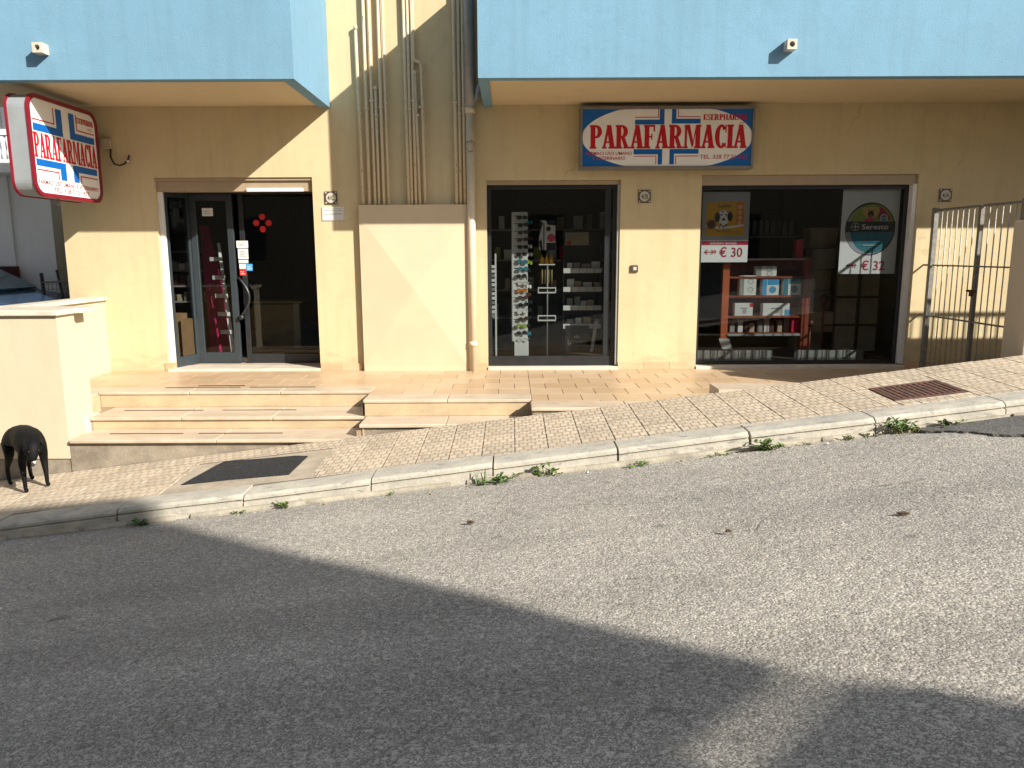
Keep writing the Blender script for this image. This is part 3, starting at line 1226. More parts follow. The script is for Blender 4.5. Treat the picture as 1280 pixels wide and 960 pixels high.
# balconies
for nm, x0, x1, sp in (('left', -7.4, -2.09, -4.47), ('right', -.315, 13.0, 2.66)):
    bal = MB()
    t_ = .13
    zb, zt = 3.072, 4.51
    bal.box(x0, x1, -1.505, -1.505 + t_, zb, zt)
    if nm == 'left':
        bal.box(x1 - t_, x1, -1.505 + t_, -.002, zb, zt)
        bal.box(x0, x0 + t_, -1.505 + t_, -.002, zb, zt)
    else:
        bal.box(x0, x0 + t_ * .75, -1.505 + t_, -.002, zb, zt)
        bal.box(x1 - t_, x1, -1.505 + t_, -.002, zb, zt)
    ba = bal.build('balcony', M['blue'], bld)
    MB().box(x0 + (t_ if nm == 'left' else t_ * .75), x1 - t_, -1.505 + t_, -.002, 3.096, 3.26).build('soffit', M['soffit'], ba)
    s_ = MB()
    z0 = 3.34 - .05
    # square spout with a round bore
    cx, cz, hw, y0, y1 = sp, z0 + .05, .046, -1.62, -1.506
    n_ = 16
    ring_i = [(cx + .026 * math.cos(2 * math.pi * i / n_), cz + .026 * math.sin(2 * math.pi * i / n_)) for i in range(n_)]
    ring_o = []
    for i in range(n_):
        c_, s2 = math.cos(2 * math.pi * i / n_), math.sin(2 * math.pi * i / n_)
        f = hw / max(abs(c_), abs(s2))
        ring_o.append((cx + f * c_, cz + f * s2))
    vs = [(a, y0, b) for a, b in ring_o] + [(a, y0, b) for a, b in ring_i] + [(a, y1 - .03, b) for a, b in ring_i] + [(a, y1, b) for a, b in ring_o]
    fs = []
    for i in range(n_):
        j = (i + 1) % n_
        fs += [(i, j, n_ + j, n_ + i), (n_ + i, n_ + j, 2 * n_ + j, 2 * n_ + i), (i, 3 * n_ + i, 3 * n_ + j, j)]
    fs.append(tuple(2 * n_ + i for i in range(n_)))
    s_.add(vs, fs)
    sp_o = s_.build('spout', M['ivory'], ba)

# pyramid faced cover panel
pn = MB()
px0, px1, pz0, pz1, py = -1.79, -.52, -.005, 1.97, -.075
cxp, czp = (px0 + px1) / 2, .98
pn.box(px0, px1, py, -.002, pz0, pz1)
b_ = .02
pn.add([(px0 + b_, py - .001, pz0 + .08), (px1 - b_, py - .001, pz0 + .08), (px1 - b_, py - .001, pz1 - .16), (px0 + b_, py - .001, pz1 - .16), (cxp, py - .05, czp)],
       [(0, 1, 4), (1, 2, 4), (2, 3, 4), (3, 0, 4)])
pn.build('cover_panel', M['panel'], bld)

# gas and water pipes: x at the panel, top x, start height (None = runs up the wall)
pipe_defs = [(-1.738, -1.757, 3.94, .017), (-1.663, -1.665, None, .019), (-1.597, -1.605, None, .017), (-1.55, -1.553, 3.29, .016), (-1.494, -1.500, None, .018), (-1.438, -1.45, None, .015),
             (-1.203, -1.215, None, .018), (-1.165, -1.168, None, .016), (-1.118, -1.122, None, .017), (-1.071, -1.095, 3.46, .016), (-1.01, -1.10, 'elbow', .017),
             (-.639, -.645, None, .020), (-.592, -.592, None, .017), (-.541, -.545, None, .019)]
random.seed(4)
for k, (xb, xt, top_, r) in enumerate(pipe_defs):
    yb = -.045
    p = MB()
    if top_ is None:
        p.tube([(xb, yb, 1.965), (xb + (xt - xb) * .3, yb, 3.0), (xt, yb, 6.3)], r, 10)
    elif top_ == 'elbow':
        p.tube([(xb, yb, 1.965), (xb - .005, yb, 2.9), (-1.022, yb, 3.50), (-1.028, yb, 3.545), (-1.05, yb, 3.565), (-1.078, yb, 3.57), (-1.10, yb, 3.59), (-1.105, yb, 3.63), (-1.11, yb, 6.3)], r, 10)
    else:
        p.tube([(xb, yb, 1.965), (xt, yb, top_)], r, 10)
        p.tube([(xt, yb, top_ - .03), (xt, yb, top_ + .01)], r * 1.35, 10)
    po = p.build('pipe', M['pipe'], bld, fix=False)
    cz = 3.0 + (k % 3) * .07 - (.02 if k % 2 else 0)
    for cz in (cz, cz + 1.35):
        if isinstance(top_, float) and cz > top_:
            continue
        c = MB().tube([(xb + (xt - xb) * .35, yb, cz - .012), (xb + (xt - xb) * .35, yb, cz + .012)], r * 1.5, 10)
        c.box(xb - .006, xb + .006, yb, -.001, cz - .008, cz + .008)
        c.build('pipe_clamp', M['pipe'], po, fix=False)

# downpipe
dp = MB().tube([(-.468, -.085, -.01), (-.470, -.085, 3.05)], .048, 16).build('downpipe', M['cream_pipe'], bld, fix=False)
MB().tube([(-.47, -.085, 2.99), (-.47, -.085, 3.06)], .055, 16).build('collar', M['cream_pipe'], dp, fix=False)
up = MB().tube([(-.47, -.085, 3.062), (-.47, -.085, 6.3)], .060, 16)
up.build('downpipe', M['grey_pipe'], bld, fix=False)
MB().tube([(-.47, -.085, 3.08), (-.40, -.085, 3.15), (-.335, -.2, 3.3)], .028, 10).build('branch_pipe', M['grey_pipe'], dp, fix=False)
MB().tube([(-.47 + .055 * math.cos(a), -.14 - .01 * math.sin(a * 2), 2.62 + .06 * math.sin(a)) for a in [i * .5 for i in range(12)]], .004, 6).build('wire_tie', M['gate_post'], dp, fix=False)
MB().tube([(-.468, -.085, .30), (-.468, -.085, .36)], .054, 16).build('collar', M['cream_pipe'], dp, fix=False)

# ---- shop openings: shutter boxes, guides, thresholds
box_obj('shutter_box', M['shutter'], bld, O1[0] + .002, O1[1] - .002, .05, .20, 2.14, 2.293)
box_obj('shutter_box', M['shutter'], bld, O1[0] + .002, O1[1] - .002, .02, .045, 2.262, 2.29)
box_obj('shutter_bar', M['white_metal'], bld, -3.12, -2.46, .015, .05, 2.135, 2.175)
box_obj('shutter_guide', M['white_metal'], bld, O1[0] + .002, O1[0] + .062, .055, .17, .06, 2.138)
box_obj('shutter_box', M['shutter'], bld, O2[0] + .002, O2[1] - .002, .03, .20, 2.20, 2.248)
box_obj('shutter_guide', M['grey_card'], bld, O2[1] - .03, O2[1] - .002, .015, .08, .05, 2.198)
box_obj('shutter_box', M['shutter'], bld, O3[0] + .002, O3[1] - .002, .03, .20, 2.185, 2.298)
box_obj('shutter_guide', M['white_metal'], bld, O3[1] - .05, O3[1] - .003, .01, .17, .05, 2.19)
box_obj('threshold', M['threshold'], bld, O1[0], O1[1], -.025, .30, -.03, .028, .004)
box_obj('threshold', M['threshold'], bld, O2[0], O2[1], -.03, .21, -.03, .036, .004)
box_obj('threshold', M['threshold'], bld, O3[0], O3[1], -.03, .21, -.03, .036, .004)
box_obj('entrance_floor', M['marble'], bld, -4.3, -2.22, .301, .70, -.1, .024)


def frame(parent, m, x0, x1, z0, z1, y0, y1, t_=.05, bot=None):
    b = MB()
    bot = bot or t_
    b.box(x0, x0 + t_, y0, y1, z0, z1)
    b.box(x1 - t_, x1, y0, y1, z0, z1)
    b.box(x0 + t_, x1 - t_, y0, y1, z1 - t_, z1)
    b.box(x0 + t_, x1 - t_, y0, y1, z0, z0 + bot)
    return bevel(b.build('frame', M[m], parent), .003, 1)


# middle shop window
sw = MB()
sw.box(O2[0] + .045, O2[1] - .075, .094, .102, .16, 2.15)
sw2 = sw.build('shop_window', M['glass'], bld)
frame(sw2, 'black_frame', O2[0] + .003, O2[1] - .031, .037, 2.198, .07, .125, .045, .12)
box_obj('mullion', M['black_frame'], sw2, 1.12, 1.19, .086, .118, .157, 2.153)
bpnl = box_obj('kick_panel', M['black_frame'], sw2, O2[0] + .006, .95, .060, .0695, .04, .16)
# large right shop window
sw = MB()
sw.box(O3[0] + .045, O3[1] - .095, .124, .132, .09, 2.14)
sw3 = sw.build('shop_window', M['glass'], bld)
frame(sw3, 'black_frame', O3[0] + .003, O3[1] - .052, .037, 2.184, .10, .155, .042, .05)

# entrance: angled side light, grey door leaf, dark right leaf
ent = MB()
ent.box(-3.35, -2.36, .505, .513, .16, 2.15)
ent_o = ent.build('entrance_door', M['glass'], bld)
frame(ent_o, 'black_frame', -3.40, -2.25, .026, 2.20, .485, .535, .06, .12)
box_obj('transom', M['black_frame'], ent_o, -4.2, -2.25, .30, .60, 2.142, 2.26)
leaf = MB()
leaf.box(-3.93, -3.55, .485, .493, .14, 2.10)
leaf_o = leaf.build('door_leaf', M['glass'], bld)
frame(leaf_o, 'grey_frame', -4.0, -3.47, .028, 2.14, .465, .513, .075, .14)
# side light, hinged in plan from front left jamb to the door leaf
a, b = Vector((-4.135, .09)), Vector((-4.005, .475))
dv = (b - a).normalized()
nv = Vector((-dv.y, dv.x))


def plan_box(mb_, s0, s1, t0, t1, z0, z1):
    q = []
    for s, tt in ((s0, t0), (s1, t0), (s1, t1), (s0, t1)):
        p_ = a + dv * s + nv * tt
        q.append((p_.x, p_.y))
    mb_.hexa([(x, y, z0) for x, y in q], [(x, y, z1) for x, y in q])


Ls = (b - a).length
sl = MB()
plan_box(sl, .04, Ls - .04, .012, .018, .14, 2.10)
sl_o = sl.build('side_light', M['glass'], bld)
fr = MB()
plan_box(fr, 0, .045, 0, .03, .028, 2.14)
plan_box(fr, Ls - .045, Ls, 0, .03, .028, 2.14)
plan_box(fr, .045, Ls - .045, 0, .03, .028, .15)
plan_box(fr, .045, Ls - .045, 0, .03, 2.09, 2.14)
fr.build('frame', M['grey_frame'], sl_o)
# bow handle on the dark leaf and its lock
hd = MB().tube([(-3.44 + .13 * math.sin(R(i * 18)), .46 - .02 * math.sin(R(i * 18)), .62 + .50 * i / 10) for i in range(11)], .016, 8).build('handle', M['black_frame'], ent_o, fix=False)
MB().tube([(-3.46, .45, .60), (-3.40, .44, .63)], .03, 10).build('lock', M['black_frame'], hd, fix=False)

# ------------------------------------------------------------------ signs
sg = thing('wall_sign', 'long PARAFARMACIA sign box on the wall under the right balcony', 'sign', (1.79, -.08, 2.35))


def in_sign(o_):
    o_.matrix_parent_inverse = Matrix.Translation(o_.parent.location).inverted()
    return o_


def adopt(root):
    """children were modelled in world space: keep them there under a placed Empty"""
    inv = (Matrix.Translation(root.location) @ root.rotation_euler.to_matrix().to_4x4()).inverted()
    for ch in root.children:
        ch.matrix_parent_inverse = inv


box_obj('sign_box', M['sign_frame'], sg, .79, 2.79, -.15, -.002, 2.352, 3.05, .01)
frm = MB()
for (a0, a1, b0, b1) in ((.79, 2.79, 2.352, 2.388), (.79, 2.79, 3.014, 3.05), (.79, .822, 2.388, 3.014), (2.758, 2.79, 2.388, 3.014)):
    frm.box(a0 + .001, a1 - .001, -.166, -.1505, b0 + .0005, b1 - .0005)
bevel(frm.build('frame', M['sign_frame'], sg), .004)
A = Art((.822, -.152, 2.388), (1, 0, 0), (0, 0, 1))
W_, H_ = 1.936, .626


def sx(p):
    return (p - 140) / 1040 * W_


def sy(p):
    return (437 - p) / 357 * H_


A.rect('sign_blue', 0, W_, 0, H_, 0)
el = []
for i in range(72):
    t_ = 2 * math.pi * i / 72
    el.append((min(W_, max(0, sx(660 + 525 * math.cos(t_)))), min(H_, max(0, sy(255 + 208 * math.sin(t_))))))
A.poly('sign_white', el, 1)


def cross(art, fx, fy, xl, xr, xs_l, xs_r, top, hy0, hy1, lo, ly0, ly1, vw, thin, off, xhl, xhr, m='sign_blue', L0=2):
    pass


def LL(art, m, h, v):
    art.rect(m, *h, 2)
    art.rect(m, *v, 2)


# white background strips behind the cross arms at top and bottom edge
A.rect('sign_white', sx(497), sx(815), sy(100), H_, 1.5)
A.rect('sign_white', sx(455), sx(845), 0, sy(410), 1.5)
for h, v in (((460, 640, 175, 145), (610, 640, 145, 80)), ((685, 862, 170, 140), (685, 713, 140, 80)), ((455, 632, 363, 330), (605, 632, 427, 363)), ((677, 856, 360, 330), (677, 705, 427, 360))):
    A.rect('sign_blue', sx(h[0]), sx(h[1]), sy(h[2]), sy(h[3]), 2)
    A.rect('sign_blue', sx(v[0]), sx(v[1]), sy(v[2]), sy(v[3]), 2)
for h, v in (((460, 605, 132, 127), (600, 605, 127, 80)), ((722, 862, 130, 125), (722, 727, 125, 80)), ((455, 596, 377, 372), (591, 596, 427, 377)), ((714, 856, 377, 372), (714, 719, 427, 377))):
    A.rect('sign_red', sx(h[0]), sx(h[1]), sy(h[2]), sy(h[3]), 2)
    A.rect('sign_red', sx(v[0]), sx(v[1]), sy(v[2]), sy(v[3]), 2)
slab_word('ESERPHARMA', A, sx(878), sx(1148), sy(149), sy(113) - sy(149), 'sign_red', 3)
slab_word('PARAFARMACIA', A, sx(183), sx(1152), sy(326), sy(178) - sy(326), 'sign_red', 3)
A.build(sg, {'sign_blue': 'face', 'sign_white': 'face', 'sign_red': 'lettering'})
text('s.r.l.', A, sx(1106), sx(1146), sy(170), .022, 'sign_red', sg, 3, .02)
text('FARMACI USO UMANO', A, sx(160), sx(446), sy(366), .038, 'sign_red', sg, 3, .008)
text('E VETERINARIO', A, sx(205), sx(405), sy(397), .038, 'sign_red', sg, 3, .008)
text('TEL. 328 77.21.922', A, sx(865), sx(1156), sy(392), .046, 'sign_red', sg, 3, .008)
adopt(sg)

# blade sign at the left, standing out from the wall
bs_ = thing('projecting_sign', 'rounded two-sided PARAFARMACIA box sign jutting from the wall on the left', 'sign', (-4.85, -.75, 2.03))
Y0, Y1, Z0, Z1 = -1.40, -.13, 2.005, 2.985
XA, XB = -4.965, -4.755


def rrect(y0, y1, z0, z1, r, n_=7):
    out_ = []
    for (cy, cz, t0) in ((y1 - r, z1 - r, 0), (y0 + r, z1 - r, 90), (y0 + r, z0 + r, 180), (y1 - r, z0 + r, 270)):
        for i in range(n_ + 1):
            t_ = R(t0 + 90 * i / n_)
            out_.append((cy + r * math.cos(t_), cz + r * math.sin(t_)))
    return out_


oo = rrect(Y0, Y1, Z0, Z1, .14)
b = MB()
b.prism([(XA + .012, y, z) for y, z in oo], (XB - XA - .024, 0, 0))
b.build('sign_box', M['silver'], bs_)
for xc in (XA, XB):
    rim = MB()
    outer, inner = rrect(Y0 - .012, Y1 + .012, Z0 - .012, Z1 + .012, .15), rrect(Y0 + .028, Y1 - .028, Z0 + .028, Z1 - .028, .115)
    n_ = len(outer)
    xa, xb = xc - .013, xc + .013
    vs = [(xa, y, z) for y, z in outer] + [(xb, y, z) for y, z in outer] + [(xb, y, z) for y, z in inner] + [(xa, y, z) for y, z in inner]
    fs = []
    for i in range(n_):
        j = (i + 1) % n_
        for q in range(4):
            fs.append((q * n_ + i, q * n_ + j, ((q + 1) % 4) * n_ + j, ((q + 1) % 4) * n_ + i))
    rim.add(vs, fs)
    rim.build('rim', M['sign_rim'], bs_)
fc = MB()
fc.prism([(XB - .0095, y, z) for y, z in rrect(Y0 + .02, Y1 - .02, Z0 + .02, Z1 - .02, .12)], (.008, 0, 0))
fc.build('face', M['sign_white'], bs_)
A = Art((XB - .001, Y0 + .028, Z0 + .028), (0, 1, 0), (0, 0, 1))
FW, FH = Y1 - Y0 - .056, Z1 - Z0 - .056


def fr_(m, u0, u1, v0, v1):
    A.rect(m, u0 * FW, u1 * FW, v0 * FH, v1 * FH, 1)


for m_, hs in (('sign_blue', ((.03, .46, .655, .735), (.37, .46, .735, .95), (.57, .97, .655, .735), (.57, .655, .735, .95), (.03, .46, .285, .36), (.37, .46, .165, .285), (.57, .97, .285, .36), (.57, .655, .165, .285))),
               ('sign_red', ((.03, .345, .768, .782), (.33, .345, .782, .95), (.68, .97, .768, .782), (.68, .695, .782, .95), (.03, .345, .238, .252), (.33, .345, .165, .238), (.68, .97, .238, .252), (.68, .695, .165, .238)))):
    for h in hs:
        fr_(m_, *h)
slab_word('ESERPHARMA', A, .70 * FW, .97 * FW, .862 * FH, .065 * FH, 'sign_red', 2)
slab_word('PARAFARMACIA', A, .02 * FW, .985 * FW, .375 * FH, .265 * FH, 'sign_red', 2)
A.build(bs_, {'sign_red': 'lettering', 'sign_blue': 'cross_print'})
text('s.r.l.', A, .87 * FW, .95 * FW, .815 * FH, .025 * FH, 'sign_red', bs_, 2, .02)
text('FARMACI USO UMANO E VETERINARIO', A, .035 * FW, .965 * FW, .095 * FH, .05 * FH, 'sign_red', bs_, 2, .006)
text('TEL  328 77.21.922', A, .24 * FW, .80 * FW, .025 * FH, .05 * FH, 'sign_red', bs_, 2, .006)
# wall brackets
for z in (2.75, 2.25):
    MB().tube([(-4.86, -.14, z), (-4.86, .0, z)], .022, 8).build('bracket', M['gate_post'], bs_, fix=False)
MB().tube([(-4.86, -.85, 1.93), (-4.86, -.85, 2.0)], .018, 8).build('cable_gland', M['gate_post'], bs_, fix=False)
adopt(bs_)

jb = thing('junction_box', 'beige junction box with a loose black cable behind the projecting sign', 'junction box', (-4.70, -.03, 2.66))
bevel(box_obj('box', M['beige_card'], jb, -4.76, -4.645, -.055, -.002, 2.62, 2.735), .006)
MB().tube([(-4.66, -.03, 2.62), (-4.655, -.05, 2.52), (-4.62, -.05, 2.45), (-4.56, -.05, 2.43), (-4.50, -.05, 2.45), (-4.46, -.04, 2.50), (-4.44, -.04, 2.55)], .011, 7).build('cable', M['cable'], jb, fix=False)
MB().tube([(-4.47, -.042, 2.475), (-4.463, -.042, 2.49)], .016, 7).build('tape', M['paper'], jb, fix=False)
adopt(jb)

# house numbers, notice, door bell
for body, x, lab in (('4/C', -2.123, 'square house number tile above the notice right of the entrance'), ('4/B', 1.572, 'square house number tile on the pier between the two shop windows'), ('4/A', 5.118, 'square house number tile above the iron gate')):
    pl = thing('house_number', lab, 'house number', (x, 0, 2.055), group='house number tiles')
    o_ = MB().box(x - .074, x + .074, -.014, -.001, 1.983, 2.131).build('plaque', M['bronze'], pl)
    bevel(o_, .004)
    A = Art((x, -.0142, 2.057), (1, 0, 0), (0, 0, 1))
    A.disc('ivory', 0, 0, .058, layer=1)
    for q in (-1, 1):
        for r_ in (-1, 1):
            A.disc('ivory', q * .058, r_ * .058, .010, layer=1, n=8)
    A.build(pl, {'ivory': 'disc'})
    text(body, A, -.042, .042, -.028, .056, 'bronze', pl, 2.5, .012, 'numeral')
    adopt(pl)
nt = thing('notice_plate', 'pale opening hours notice under the house number tile by the entrance', 'notice', (-2.10, 0, 1.87))
box_obj('plate', M['card_white'], nt, -2.238, -1.976, -.010, -.001, 1.795, 1.953)
A = Art((-2.238, -.0102, 1.795), (1, 0, 0), (0, 0, 1))
for (a0, a1, b0, b1) in ((.012, .25, .137, .141), (.02, .085, .113, .12), (.10, .16, .113, .12), (.175, .24, .113, .12), (.02, .245, .098, .100), (.02, .24, .070, .080), (.02, .24, .050, .052), (.02, .24, .028, .030), (.006, .256, .006, .009), (.006, .009, .009, .13), (.253, .256, .009, .13)):
    A.rect('grey_card', a0, a1, b0, b1)
A.build(nt, {'grey_card': 'print'})
adopt(nt)
db = thing('door_bell', 'small dark door bell on the pier between the shop windows', 'door bell', (1.472, 0, 1.214))
bevel(box_obj('case', M['bronze'], db, 1.425, 1.515, -.022, -.001, 1.172, 1.258), .008)
box_obj('button', M['ivory'], db, 1.455, 1.493, -.027, -.022, 1.198, 1.236)
adopt(db)

# ------------------------------------------------------------------ side gate and boundary wall on the right
gt = thing('iron_gate', 'grey double iron bar gate closing the side passage beside the large window', 'gate', (4.94, -.9, 0))
GX = 4.94
box_obj('post', M['gate_post'], gt, GX - .025, GX + .025, -.185, -.125, .0, 1.905)
box_obj('post', M['gate_post'], gt, GX - .02, GX + .02, -1.075, -1.03, .02, 1.885)
box_obj('post', M['gate_post'], gt, GX - .03, GX + .03, -1.80, -1.73, .02, 1.905)
for y0, y1 in ((-1.025, -.20), (-1.73, -1.085)):
    for z in (.10, .655, 1.245, 1.875):
        hgt = .016 if z < 1.8 else .024
        box_obj('rail', M['gate_post'], gt, GX - .016, GX + .016, y0, y1, z - hgt / 2, z + hgt / 2)
    n_ = 7 if y0 > -1.1 else 5
    bme = None
    for i in range(n_):
        y = y0 + (y1 - y0) * (i + 1) / (n_ + 1)
        if bme is None:
            bme = MB().tube([(0, 0, .10), (0, 0, 1.87)], .0065, 8).mesh('bar', M['steel'])
        link('bar', bme, gt, (GX, y, 0))
lk = MB().tube([(GX - .035, -1.12, .985), (GX - .035, -.98, .985)], .014, 8)
lk.box(GX - .05, GX - .029, -1.08, -1.04, .93, 1.0)
lk.build('latch', M['rust'], gt)
for z in (.655, 1.245):
    MB().tube([(GX, -.12, z), (GX - .01, -.003, z)], .012, 6).build('hinge', M['gate_post'], gt, fix=False)
adopt(gt)
bw = thing('boundary_wall', 'beige rendered pillar and wall at the right end of the pavement', 'wall', (5, -2.2, .4))
bevel(box_obj('pillar', M['pillar'], bw, 4.66, 5.15, -2.35, -2.03, -.5, 1.68), .012)
bevel(box_obj('pillar', M['pillar'], bw, 5.0, 5.4, -2.025, -1.82, -.5, 1.95), .012, 1)
wl = MB()
xq = 5.15
k = 0
while xq < 11:
    wl.box(xq, xq + 1.2, -2.3, -2.08, -.5, 2.30)
    xq += 1.2
wl.build('wall', M['pillar'], bw)
rl = MB()
rl.box(5.2, 11, -2.2, -2.17, 2.66, 2.70)
for i in range(44):
    rl.box(5.25 + i * .13, 5.265 + i * .13, -2.192, -2.178, 2.30, 2.66)
rl.build('railing', M['gate_post'], bw)
adopt(bw)

# ------------------------------------------------------------------ low garden wall on the left
pw = thing('garden_wall', 'low pale rendered wall with a stone coping left of the steps', 'wall', (-4.6, -2, 0))
pwm = MB()
pwm.box(-7.5, -4.13, -2.335, -2.05, -.47, .865)
pwm.box(-5.08, -4.91, -2.049, -.002, -1.0, .865)
pwm.box(-4.91, -4.20, -2.049, -1.76, -.5, .862)
pwm.build('wall_body', M['parapet'], pw)
MB().box(-7.5, -4.14, -2.322, -2.06, -1.4, -.471).build('footing', M['cement'], pw)
for (x0, x1, y0, y1) in ((-7.5, -5.9, -2.372, -2.02), (-5.897, -4.095, -2.372, -2.02)):
    bevel(box_obj('coping_slab', M['threshold'], pw, x0, x1, y0, y1, .866, .915), .008)
bevel(box_obj('coping_slab', M['threshold'], pw, -4.95, -4.06, -2.018, -1.73, .863, .912), .006)
bevel(box_obj('coping_slab', M['threshold'], pw, -5.11, -4.875, -1.728, -.004, .866, .91), .006)
adopt(pw)

# ------------------------------------------------------------------ drain cover
dc = thing('drain_cover', 'rusty square iron grating set in the pavement near the right kerb', 'drain cover', (3.32, -3.09, z_walk(3.32, -3.09)))
g0, g1, h0, h1 = 3.035, 3.595, -3.325, -2.865
slope_slab('base', M['rust'], dc, [(g0, h0), (g1, h0), (g1, h1), (g0, h1)], -.03, -.010)
gm = MB()


def sbox(x0, x1, y0, y1, a_, b_2):
    q = [(x0, y0), (x1, y0), (x1, y1), (x0, y1)]
    gm.hexa([(x, y, z_walk(x, y) + a_) for x, y in q], [(x, y, z_walk(x, y) + b_2) for x, y in q])


for (x0, x1, y0, y1) in ((g0, g1, h0, h0 + .025), (g0, g1, h1 - .025, h1), (g0, g0 + .025, h0 + .025, h1 - .025), (g1 - .025, g1, h0 + .025, h1 - .025)):
    sbox(x0, x1, y0, y1, -.012, .004)
gm.build('rim', M['rust'], dc)
for i in range(11):
    gm = MB()
    x = g0 + .05 + i * .046
    sbox(x - .012, x + .012, h0 + .026, h1 - .026, -.012, .002)
    gm.build('slat', M['rust'], dc)
for j in range(5):
    gm = MB()
    y = h0 + .08 + j * .075
    sbox(g0 + .026, g1 - .026, y - .009, y + .009, -.011, -.001)
    gm.build('cross_bar', M['rust'], dc)
adopt(dc)

# ------------------------------------------------------------------ weeds along the kerb foot
def weed(x, y, s, n_, seed, lab, wide=1.0, grass=False, ground=z_road):
    random.seed(seed)
    z = ground(x, y)
    r = thing('weed', lab, 'weed', (x, y, z), group='weeds growing along the kerb')
    lf, stx = MB(), MB()
    strap = seed in (1, 6, 8, 10, 13, 15)
    for i in range(n_):
        az = random.uniform(0, 2 * math.pi)
        el_ = random.uniform(.35, 1.45)
        d = Vector((math.cos(az) * math.cos(el_) * wide, math.sin(az) * math.cos(el_) * .6 - .12, math.sin(el_) * .85))
        ln = s * 1.35 * random.uniform(.55, 1.1)
        p0 = Vector((random.uniform(-.32, .32) * s * wide, random.uniform(-.12, .10) * s, -.01))
        p1 = p0 + d * ln * .6
        p2 = p0 + d * ln + Vector((0, 0, -.22 * ln))
        if strap and i < n_ * .75:
            ln = s * random.uniform(.7, 1.35)
            el2 = random.uniform(.15, .9)
            d = Vector((math.cos(az) * math.cos(el2) * min(1.3, wide), math.sin(az) * math.cos(el2) * .6 - .15, math.sin(el2)))
            sd = d.cross(Vector((0, 0, 1))).normalized() * s * random.uniform(.10, .17)
            u_ = Vector((0, 0, s * .05))
            a0_, a1_, a2_, a3_ = p0, p0 + d * ln * .35, p0 + d * ln * .72 - u_, p0 + d * ln - u_ * 4
            lf.add([a0_, a1_ - sd * .75 + u_, a1_, a1_ + sd * .75 + u_, a2_ - sd + u_, a2_, a2_ + sd + u_, a3_], [(0, 2, 1), (0, 3, 2), (1, 2, 5, 4), (2, 3, 6, 5), (4, 5, 7), (5, 6, 7)])
            continue
        if grass:
            sd = d.cross(Vector((0, 0, 1))).normalized() * .005
            lf.add([p0 - sd, p0 + sd, p1 + sd * .8, p1 - sd * .8, p2], [(0, 1, 2, 3), (3, 2, 4)])
            continue
        stx.tube([p0, p1, p2], [.003, .0025, .0015], 4, False)
        for q in range(random.randint(4, 7)):
            f = random.uniform(.25, 1.0)
            c = p0.lerp(p1, f / .6) if f < .6 else p1.lerp(p2, (f - .6) / .4)
            la = random.uniform(0, 6.28)
            ld = (Vector((math.cos(la), math.sin(la), random.uniform(-.3, .6))) + d * .5).normalized()
            sz = s * random.uniform(.18, .38)
            sd = ld.cross(Vector((random.uniform(-.4, .4), random.uniform(-.4, .4), 1))).normalized() * sz * random.uniform(.28, .42)
            up_ = Vector((0, 0, sz * .12))
            lf.add([c, c + ld * sz * .45 + sd + up_, c + ld * sz, c + ld * sz * .45 - sd + up_, c + ld * sz * .5 - up_ * .6], [(0, 1, 4), (1, 2, 4), (2, 3, 4), (3, 0, 4)])
    lo = lf.build('leaves', M['straw'] if grass == 'dry' else M['leaf'], r, fix=False)
    if stx.v:
        stx.build('stem', M['stem'], r, fix=False)
    return r


KY = -3.815
weed(-2.79, KY, .11, 13, 1, 'round dense green weed at the shaded left end of the kerb')
weed(-2.06, KY, .06, 6, 2, 'small flat weed second from the left along the kerb foot', 1.4)
weed(-1.69, KY, .085, 9, 3, 'low weed at the kerb foot below the tarmac repair', 1.5)
weed(-.90, KY, .05, 6, 4, 'tiny weed at a kerb joint left of the thin grass tuft', 1.3)
weed(-.235, KY, .17, 16, 5, 'thin upright grass tuft at the kerb foot below the middle flight', .5, True)
weed(-.08, KY - .01, .13, 11, 6, 'dark broad-leaved weed spreading at the middle of the kerb', 1.6)
weed(.245, KY, .12, 10, 7, 'pale upright weed just right of the middle kerb joint', .9)
weed(.93, KY, .09, 9, 8, 'small weed below the pier between the shop windows')
weed(1.53, KY, .07, 7, 9, 'flat straggling weed left of the big bushy weed', 1.8)
weed(1.88, KY, .14, 18, 10, 'bushy green weed at the kerb joint below the left poster', 1.35)
weed(2.47, KY, .06, 7, 12, 'little weed in the kerb gutter, left of a pair')
weed(2.615, KY, .065, 7, 13, 'little weed in the kerb gutter, right of a pair')
weed(2.85, KY + .01, .15, 17, 14, 'tall leafy weed at the wide kerb crack on the right', 1.0)
weed(3.23, KY, .11, 17, 15, 'long low weed at the right end of the kerb beside the dark patch', 1.7)
weed(2.97, KY - .03, .10, 12, 16, 'yellowed dry grass beside the tall leafy weed', 1.5, 'dry')
weed(2.16, KY, .04, 6, 17, 'minute weed between the bushy weed and the gutter pair', 1.6)

for i, (x, y) in enumerate(((-1.4, -3.86), (.55, -3.88), (1.25, -3.90), (2.3, -3.87), (-.6, -3.93))):
    z = z_road(x, y) + .008
    a_ = i * 1.3
    ce = MB().tube([(x, y, z), (x + .03 * math.cos(a_), y + .03 * math.sin(a_), z + .003)], .004, 6).build('cigarette_end', M['paper' if i % 2 else 'carton'], None, fix=False)
    tag(ce, 'cigarette end lying in the gutter, %s from the left' % ORD[i], 'litter', 'cigarette ends in the gutter')

